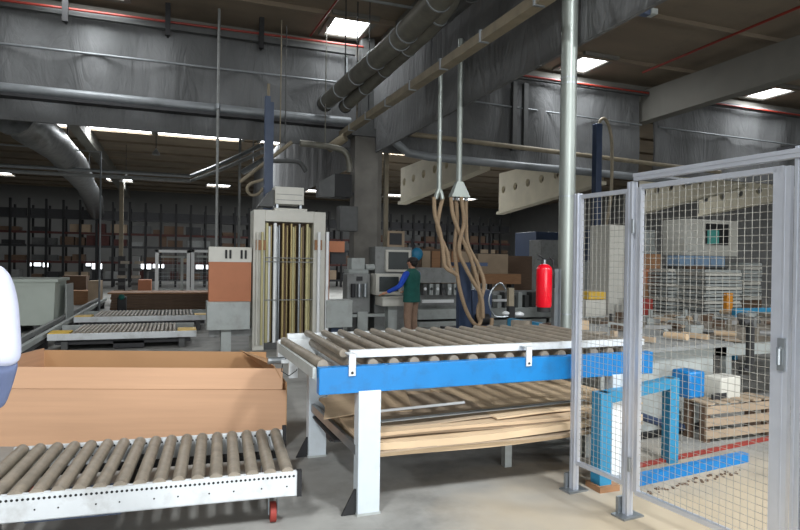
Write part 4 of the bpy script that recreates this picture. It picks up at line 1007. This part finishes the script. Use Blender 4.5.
part('web', MB().box(-2.30, -2.1, 8.0, 21.5, .12, .2), 'dgrey', t)
for i in range(8): part('support', MB().box(-2.33, -2.07, 8.3+1.8*i, 8.42+1.8*i, 0, .22), 'dark', t)
settle(t, (-2.2, 14.5, 0))
def flat_conveyor(x0, x1, y0, y1, z, label, nr):
    t = thing('low_roller_conveyor', label, 'conveyor', 'low roller conveyors at the left')
    part('side_rail', MB().box(x0, x1, y0, y0+.06, z-.11, z), 'white', t, bevel=.004)
    part('side_rail', MB().box(x0, x1, y1-.06, y1, z-.14, z), 'lgrey', t, bevel=.004)
    part('underframe', MB().box(x0+.1, x1-.1, y0+.1, y1-.1, z-.2, z-.14), 'dark', t)
    for x in (x0, x1-.32): part('corner_guard', MB().box(x, x+.32, y0+.06, y0+.5, z-.03, z+.012), 'yellow', t, 'yellow corner guard')
    for i in range(nr):
        x = x0+.38+(x1-x0-.76)*i/(nr-1)
        part('roller', MB().cyl((x, y0+.06, z-.01), (x, y1-.06, z-.01), .028, 8), 'roller', t)
    for x in (x0+.2, x1-.3):
        for y_ in (y0+.05, y1-.15): part('leg', MB().box(x, x+.1, y_, y_+.1, 0, z-.14), 'dgrey', t)
    part('motor', MB().box(x0+1.0, x0+1.5, y0+.1, y0+.4, .02, z-.16), 'dark', t)
    return settle(t, ((x0+x1)/2, (y0+y1)/2, 0))
flat_conveyor(-2.0, .38, 11.5, 13.0, .30, 'nearer low roller conveyor with yellow corner guards, at the left', 24)
flat_conveyor(-1.98, .75, 14.2, 15.8, .34, 'further low roller conveyor just behind the one with yellow corners nearest the box', 26)
rnd = random.Random(5)
for k in range(6):
    z = .10+.075*k; j = rnd.uniform(-.05, .05)
    one('brown_board', MB().box(-1.75+j, 1.15+j, 19+abs(j), 20.2, z, z+.068), 'dwood', ORD[k]+' dark brown board from the floor in the long low pile at the left', 'board', 'dark brown boards in the long low pile')
one('pile_runner', MB().box(-1.7, 1.1, 19.05, 19.2, 0, .10).box(-1.7, 1.1, 19.9, 20.05, 0, .10), 'dgrey', 'dark runners under the long low pile of brown boards', 'runner')
one('plywood_sheet', MB().box(-1.8, 1.1, 19.0, 20.25, .56, .60), 'wood', 'orange-brown sheet lying on top of the long low brown pile', 'board')
t = thing('small_trolley_motor', 'small black and green motor unit at the left end of the brown pile', 'motor')
x0, x1, z0, z1 = rect(117, 297, 126, 312, 17.5)
part('housing', MB().box(x0, x1, 17.5, 17.8, 0, z1), 'black', t, bevel=.03); part('green_cap', MB().ball(((x0+x1)/2, 17.5, z1), .08, 10), 'vest', t, 'green cap'); settle(t, ((x0+x1)/2, 17.6, 0))
for k, (a, b, c, d, m, lb) in enumerate(((138, 280, 151, 291, 'orange', 'orange-brown carton on the pile left of the white far gate'), (88, 281, 100, 296, 'kraftd', 'dull tan upright carton right of the grey-green container'), (60, 291, 90, 296, 'wood', 'low brown bundle behind the rail track'), (62, 276, 86, 290, 'dwood', 'dark brown crate behind the grey-green container'))):
    bx('cardboard_carton', a, b, c, d, 21.0+k*.9, .8, m, lb, 'carton', ground=True)
# white far gate
def far_gate(px0, px1, lab):
    t = thing('white_fence_panel', lab, 'fence', 'white fence panels far back')
    Y = 24.5; x0, x1, _, z1 = rect(px0, 250, px1, 290, Y); z0 = .15
    for x in (x0, x1-.12): part('post', MB().box(x, x+.12, Y, Y+.12, 0, z1), 'tube', t)
    part('top_rail', MB().box(x0, x1, Y, Y+.1, z1-.1, z1), 'tube', t)
    part('inner_frame', MB().box(x0+.2, x1-.2, Y+.02, Y+.08, z1-.3, z1-.22).box(x1-.34, x1-.24, Y+.02, Y+.08, z0, z1-.3).box(x0+.2, x1-.2, Y+.02, Y+.08, z0+.2, z0+.26), 'lgrey', t)
    part('wire_mesh', mesh_infill((x0+.12, Y+.05, 0), (x1-.12, Y+.05, 0), z0, z1-.1, .16, .004), 'steel', t)
    settle(t, ((x0+x1)/2, Y, 0))
far_gate(155, 190, 'white framed fence panel far back in front of the racks, the left one')
far_gate(191, 226, 'white framed fence panel far back, partly behind the orange side panel')
for k, (px_, m, lb) in enumerate(((118, 'dark', 'thin machine stand with dark parts in front of the far racks'), (132, 'grey', 'grey upright machine column beside the white far gate'))):
    x0, x1, z0, z1 = rect(px_, 256, px_+7, 290, 23.0)
    t = thing('machine_stand', lb, 'machine'); part('column', MB().box(x0, x1, 23, 23.3, 0, z1), m, t)
    for q in range(5): part('arm', MB().box(x0-.12+.05*q, x0+.2+.04*q, 22.9, 23.0, .4+.25*q, .5+.25*q), 'dgrey' if q % 2 else 'roller', t)
    settle(t, (x0, 23.1, 0))

# ---- far racks, each bay a thing, with the loads on them
def rack_bay(x0, x1, Y, h, label):
    t = thing('storage_rack', label, 'rack', 'dark storage racks along the far wall')
    n = max(2, round((x1-x0)/.8))
    for i in range(n):
        x = x0+(x1-x0)*i/n
        part('post', MB().box(x, x+.11, Y, Y+.15, 0, h-.02*(i % 3)), 'black', t)
    for i in range(n):
        x = x0+(x1-x0)*i/n
        part('rear_post', MB().box(x, x+.1, Y+1.0, Y+1.12, 0, h-.3), 'black', t)
    for z in (.4, 1.35, 2.2, 2.9, 3.7):
        part('shelf_beam', MB().box(x0, x1, Y+.02, Y+.1, z-.06, z+.06), 'rackred' if z in (1.35, 2.9) else 'dark', t)
        part('shelf_deck', MB().box(x0, x1, Y+.1, Y+1.1, z-.02, z+.02), 'dark', t)
    part('top_panel', MB().box(x0, x1, Y+.16, Y+.2, 3.72, 4.15), 'dark', t)
    settle(t, ((x0+x1)/2, Y+.55, 0))
bays = [(-12+4.8*i, -7.2+4.8*i) for i in range(7)]
where = ['far left edge', 'left, behind the white shirt', 'left, behind the container', 'left centre, behind the white far gate', 'behind the rod machine', 'behind the worker', 'right of the hoses']
for (a, b), wq in zip(bays, where): rack_bay(a, b-.05, 36, 4.68, 'dark tall storage rack bay, '+wq)
rnd = random.Random(9)
lev = ['bottom', 'second', 'third', 'top']; CW = {'dwood': 'dark brown', 'dgrey': 'dark grey', 'kraftd': 'dull tan', 'grey': 'grey', 'wood': 'brown', 'dark': 'black', 'rackred': 'dark red'}
for bi, (a, b) in enumerate(bays):
    for zi, z in enumerate((.42, 1.42, 2.27, 2.97)):
        x = a+.16; q = 0
        while x < b-.6:
            wd = rnd.uniform(.4, 1.3); wd = min(wd, b-.1-x); hh = rnd.uniform(.2, .6)
            if rnd.random() < .9:
                m = rnd.choice(['dwood', 'dwood', 'dgrey', 'kraftd', 'grey', 'dwood', 'dark', 'rackred', 'dgrey'])
                bw = where[bi].replace('left, ', '').replace('left centre, ', '')
                one('rack_load', MB().box(x, x+wd, 36.2, 36.95, z, z+hh), m, '%s %s bundle from the left, %s shelf, rack bay %s' % (['first', 'second', 'third', 'fourth', 'fifth', 'sixth', 'seventh'][q], CW[m], lev[zi], bw), 'bundle', 'goods on the rack bay '+bw); q += 1
            x += wd+rnd.uniform(.05, .3)

# ================================================================== overhead services
def ringed_duct(name, pts, r, m, lab, cat='duct', rings=1.1, ringm='steel'):
    t = thing(name, lab, cat); P = [Vector(p) for p in pts]
    part('duct_body', MB().tube(P, r, 20), m, t)
    for i in range(len(P)-1):
        L = (P[i+1]-P[i]).length; d = (P[i+1]-P[i]).normalized(); k = .3
        while k < L:
            c = P[i]+d*k; part('flange_ring', MB().cyl(tuple(c-d*.012), tuple(c+d*.012), r+.012, 20), ringm, t); k += rings
    part('end_rim', MB().cyl(tuple(P[0]), tuple(P[0]+(P[0]-P[1]).normalized()*.03), r+.015, 20), 'dark', t)
    z = max(p.z for p in P)
    for f in (.15, .6):
        c = P[0].lerp(P[-1], f); part('hanger', MB().box(c.x-.01, c.x+.01, c.y-.01, c.y+.01, c.z+r*.8, ROOF), 'dark', t)
    return settle(t, tuple(P[0]))
ringed_duct('air_duct', [(3.08, 13.1, 5.10), (3.1, 8.4, 4.92), (3.1, 6.6, 4.96), (3.1, 2.0, 5.02)], .165, 'duct', 'upper dusty round air duct running overhead toward the skylight')
ringed_duct('air_duct', [(3.33, 12.3, 4.87), (3.36, 7.9, 4.93), (3.38, 7.3, 5.05), (3.40, 6.95, 5.35), (3.4, 6.9, 6.0), (3.4, 6.9, 6.7)], .125, 'duct', 'lower dusty round air duct beside the upper one, bending upward near the camera')
ringed_duct('air_duct', [(3.75, 9.3, 5.35), (3.75, 7.4, 5.3), (3.9, 5.8, 5.4)], .13, 'dgrey', 'short dark duct in the shadow between the ducts and the hanging membrane', rings=.8, ringm='dgrey')
ringed_duct('air_duct', [(3.4, 7.0, 5.2), (3.9, 7.1, 5.35), (4.2, 7.1, 5.4)], .11, 'dgrey', 'short dark branch duct crossing toward the hanging membrane', rings=.5, ringm='dgrey')
t = thing('cable_tray', 'dusty brown enclosed cable tray slanting overhead from the concrete column to the camera', 'cable tray')
a, b = Vector((3.5, 14.0-.75, 4.48)), Vector((3.5, 3.0, 4.30))
part('tray_body', MB().bar(tuple(a), tuple(b), .10, .12).bar(tuple(a+Vector((.07, 0, -.03))), tuple(b+Vector((.07, 0, -.03))), .05, .06), 'brownpipe', t)
for k in range(8):
    c = a.lerp(b, .08+.115*k); part('clip', MB().bar(tuple(c), tuple(c+(b-a).normalized()*.03), .13, .15), 'steel', t)
for k in (.2, .5, .8):
    c = a.lerp(b, k); part('hanger', MB().box(c.x-.008, c.x+.008, c.y-.008, c.y+.008, c.z+.05, ROOF), 'dark', t)
settle(t, tuple(a))
t = thing('pipe_stub', 'open cut pipe end hanging by the column under the slanting brown tray', 'pipe')
part('pipe', MB().cyl((3.2, 13.2, 4.12), (3.5, 12.9, 4.35), .10, 16), 'brownpipe', t); part('bore', MB().cyl((3.195, 13.205, 4.116), (3.21, 13.19, 4.128), .08, 16), 'black', t); settle(t, (3.35, 13.05, 4.2))
for px_, lb in ((65, 'black strap hanger holding the red pipe, far left'), (168, 'black strap hanger holding the red pipe, second from the left'), (262, 'black strap hanger holding the red pipe, left of the near skylight')):
    a = at(px_, 10, 13.0); one('pipe_hanger', MB().box(a.x-.05, a.x+.05, 12.98, 13.06, 6.1, ROOF).box(a.x-.02, a.x+.02, 13.0, 13.16, 6.1, 6.16), 'black', lb, 'hanger', 'strap hangers of the red pipe')
# trunking and conduits along the curtain
def run(name, pts, r, m, lab, cat, sq=None, hang=None):
    mb = MB()
    if sq: mb.bar(pts[0], pts[-1], *sq)
    else: mb.tube(pts, r, 10)
    return one(name, mb, m, lab, cat)
t = thing('cable_trunking', 'wide galvanised cable trunking running along the left draft curtain', 'trunking')
part('trunking_body', MB().cyl((-15.9, 13.22, 4.77), (3.7, 13.22, 4.77), .10, 14), 'trunk', t); part('ladder', MB().box(-15.9, 3.7, 13.06, 13.32, 4.60, 4.66), 'dark', t)
for i in range(9): part('bracket', MB().box(-14+1.8*i, -13.96+1.8*i, 13.2, 13.3, 4.84, 6.28), 'dgrey', t) if i % 3 == 0 else None
settle(t, (-6, 13.2, 4.7))
t = thing('white_conduit', 'thin white conduit running along the upper part of the left draft curtain', 'pipe')
part('conduit', MB().cyl((-16, 13.28, 5.53), (3.45, 13.28, 5.66), .024, 10), 'trunk', t)
for x in (3.62, -6): part('drop', MB().cyl((x, 13.28, 5.62 if x > -1 else 5.58), (x, 13.28, 6.28), .018, 8), 'trunk', t)
settle(t, (-6, 13.28, 5.5))
one('sprinkler_pipe', MB().cyl((-16, 13.1, 6.18), (3.95, 13.1, 6.47), .024, 12), 'red', 'red sprinkler pipe running along the top of the left draft curtain', 'pipe')
one('sprinkler_pipe', MB().cyl((2.72, 13.05, 6.53), (3.0, 8.0, 6.6), .02, 12), 'red', 'red sprinkler pipe running toward the camera left of the near skylight', 'pipe')
one('sprinkler_pipe', MB().cyl((4.9, 13.156, 6.36), (12.2, 13.156, 6.36), .025, 12), 'red', 'red sprinkler pipe above the middle draft curtain, right of the galvanised pipe', 'pipe')
one('sprinkler_pipe', MB().cyl((11.3, 12.4, 6.6), (11.0, 3.0, 6.6), .028, 12), 'red', 'red sprinkler pipe running toward the camera under the right roof', 'pipe')
one('sprinkler_pipe', MB().cyl((12.9, 13.156, 6.34), (20.3, 13.156, 6.34), .025, 12), 'red', 'red sprinkler pipe above the draft curtain at the far right', 'pipe')
one('roof_conduit', MB().cyl((-4, 10.9, 6.55), (4.3, 10.9, 6.55), .03, 8), 'grey', 'dark grey conduit crossing the roof just in front of the near skylight', 'pipe')
one('white_conduit', MB().cyl((5.6, 13.3, 5.62), (12.1, 13.3, 5.5), .022, 10), 'trunk', 'thin pale conduit along the middle draft curtain', 'pipe')
one('white_conduit', MB().cyl((12.7, 13.3, 5.5), (30, 13.3, 5.3), .022, 10), 'trunk', 'thin pale conduit along the draft curtain at the far right', 'pipe')
for k, (px_, Yp, lb) in enumerate(((516, 13.2, 'thick dark downpipe on the middle draft curtain, the left one'), (527, 13.2, 'thick dark downpipe on the middle draft curtain, the right one'))):
    a = at(px_, 88, Yp); b = at(px_, 150, Yp); one('downpipe', MB().box(a.x-.06, a.x+.06, 13.22, 13.34, b.z, 6.2), 'dgrey', lb, 'pipe')
one('brown_pipe', MB().cyl(tuple(at(410, 134, 12.9)), tuple(at(720, 172, 12.9)), .06, 12), 'brownpipe', 'dusty brown horizontal pipe crossing low in front of the middle draft curtain', 'pipe')
one('grey_pipe', MB().tube([tuple(at(384, 130, 12.8)), tuple(at(396, 143, 12.8)), tuple(at(408, 153, 12.8)), tuple(at(430, 157, 12.8)), tuple(at(690, 182, 12.8))], .095, 14), 'trunk', 'grey round pipe below the brown pipe, bending up beside the column', 'pipe')
t = thing('blue_hose_post', 'dark blue vertical post with a looped hose on top, above the narrow fence panel', 'post')
Yb = 12.2; a = at(597.5, 124, Yb); zb_ = rect(588, 230, 603, 262, 12.0)[3]
part('mast', MB().box(a.x-.09, a.x+.09, Yb-.09, Yb+.09, zb_, a.z), 'dblue', t, bevel=.02)
part('hose', MB().tube(smooth([at(*p, Yb) for p in ((598, 130), (600, 121), (605, 119), (610, 130), (612, 150), (611, 195), (606, 226))], 5), .04, 10), 'brownpipe', t, 'dusty looped hose')
settle(t, (a.x, Yb, zb_))
t = thing('vertical_conduit', 'thin grey vertical pipe hanging from the roof left of the rod machine', 'pipe')
a, b = at(219, 30, 12.9), at(217, 245, 12.9)
part('pipe', MB().cyl((a.x, 12.9, 0), (a.x, 12.9, ROOF), .028, 10), 'grey', t); part('clamp', MB().cyl((a.x, 12.9, 4.7), (a.x, 12.9, 4.8), .045, 10), 'steel', t); settle(t, (a.x, 12.9, 0))
one('vertical_conduit', MB().cyl((at(240, 150, 16).x, 16, 0), (at(240, 150, 16).x, 16, 5.5), .035, 10), 'grey', 'thin dark vertical pipe between the grey conduit and the blue jib post', 'pipe')
one('vertical_conduit', MB().tube([(at(101, 150, 19).x, 19, 0), (at(101, 150, 19).x, 19, at(101, 152, 19).z), (at(60, 150, 19).x-3, 19, at(60, 148, 19).z)], .03, 8), 'steel', 'thin bright vertical pipe with a right angle bend at the far left', 'pipe')
t = thing('olive_post', 'olive vertical post in front of the far racks at the left', 'post')
x0, x1, z0, z1 = rect(119, 182, 123, 290, 24.0)
part('mast', MB().box(x0, x1, 24, 24.15, 0, z1), 'brownpipe', t); part('base', MB().box(x0-.1, x1+.1, 23.9, 24.25, 0, .03), 'dark', t); settle(t, (x0, 24.07, 0))
for k, dz in enumerate((0, .16)):
    P = [tuple(Vector((-16, 20, 4.0+dz))), tuple(at(190, 181, 20)+Vector((0, 0, dz))), tuple(at(215, 172, 18)+Vector((0, 0, dz))), tuple(at(262, 152, 14.2)+Vector((0, 0, dz)))]
    one('roof_conduit', MB().tube(P, .055, 8), 'steel' if k else 'grey', ('upper' if k else 'lower')+' of two long pipes crossing the far left bay toward the blue post', 'pipe')
# foil wrapped duct, far left
t = thing('foil_duct', 'thick foil-wrapped duct running back under the roof at the far left', 'duct')
P = smooth([at(12, 118, 14.6)+Vector((0, 0, .1)), at(38, 132, 16), at(60, 150, 19), at(80, 176, 24), at(92, 197, 31), at(96, 212, 36)], 6)
rnd = random.Random(2); part('duct_body', MB().tube(P, .42, 16, wob=lambda i: rnd.uniform(.88, 1.08)), 'foil', t)
for f in (6, 14, 22): part('hanger', MB().box(P[f].x-.02, P[f].x+.02, P[f].y-.02, P[f].y+.02, P[f].z, ROOF), 'dark', t)
settle(t, tuple(P[0]))
# pipework and bends behind the rod machine
one('black_pipe', MB().tube(smooth([at(*p, 12.6) for p in ((300, 143), (325, 146), (342, 150), (348, 158), (350, 172))], 5), .07, 12).cyl(tuple(at(325, 146, 12.6)), tuple(at(325, 146, 12.6)+Vector((0, 0, 6.6-at(325, 146, 12.6).z))), .012, 6), 'duct', 'dark pipe bending down into the heater on the column', 'pipe')
one('black_pipe', MB().tube(smooth([at(*p, 13.0) for p in ((273, 161), (290, 161), (300, 163), (306, 172))], 5), .05, 10).cyl(tuple(at(285, 161, 13.0)), tuple(at(285, 161, 13.0)+Vector((0, 0, ROOF-.088-at(285, 161, 13.0).z))), .012, 6), 'dgrey', 'thin dark pipe just above the machine\'s top box', 'pipe')
one('coiled_hose', MB().tube(smooth([at(*p, 12.1) for p in ((268, 178), (262, 180), (250, 184), (247, 190), (251, 195), (258, 194), (263, 188))], 5), .03, 8), 'brownpipe', 'curled pale hose left of the blue jib post', 'hose')
one('slanting_pipe', MB().cyl(tuple(at(240, 182, 13.0)), tuple(at(292, 142, 12.7)), .04, 10).cyl(tuple(at(280, 151, 12.77)), tuple(at(280, 151, 12.77)+Vector((0, 0, ROOF-.088-at(280, 151, 12.77).z))), .012, 6), 'brownpipe', 'slanting pale pipe behind the blue jib post', 'pipe')
one('slanting_pipe', MB().cyl(tuple(at(243, 172, 15.0)), tuple(at(264, 160, 14.4)), .07, 10).cyl(tuple(at(253, 166, 14.7)), tuple(at(253, 166, 14.7)+Vector((0, 0, ROOF-.088-at(253, 166, 14.7).z))), .012, 6), 'steel', 'short thick slanting pipe left of the blue jib post', 'pipe')
# smoke detectors and drop lamps
for px_, py_, Y, lb in ((156, 155, 20, 'small round hanging lamp under the far left roof'), (126, 178, 30, 'small round hanging lamp near the far skylights')):
    c = at(px_, py_, Y); t = thing('hanging_lamp', lb, 'lamp'); part('lamp_shade', MB().lathe([(.12, 0), (.11, .05), (.05, .14), (.02, .2)], tuple(c), 14), 'grey', t); part('cord', MB().cyl((c.x, c.y, c.z+.18), (c.x, c.y, ROOF), .012, 6), 'dark', t); settle(t, tuple(c))
# blue light tubes, top right
t = thing('blue_crane_beam', 'faded blue steel beam hanging under the roof at the top right', 'beam')
a, b = at(575, -4, 7.0), at(648, 12, 7.0)
part('beam', MB().bar(tuple(a), tuple(b), .1, .12), 'vblue', t); part('trolley', MB().bar(tuple(b), tuple(b+Vector((.12, 0, .0))), .14, .08), 'lgrey', t)
for f in (.2, .8): c = a.lerp(b, f); part('hanger', MB().box(c.x-.01, c.x+.01, c.y-.01, c.y+.01, c.z, ROOF), 'dark', t)
settle(t, tuple(a))
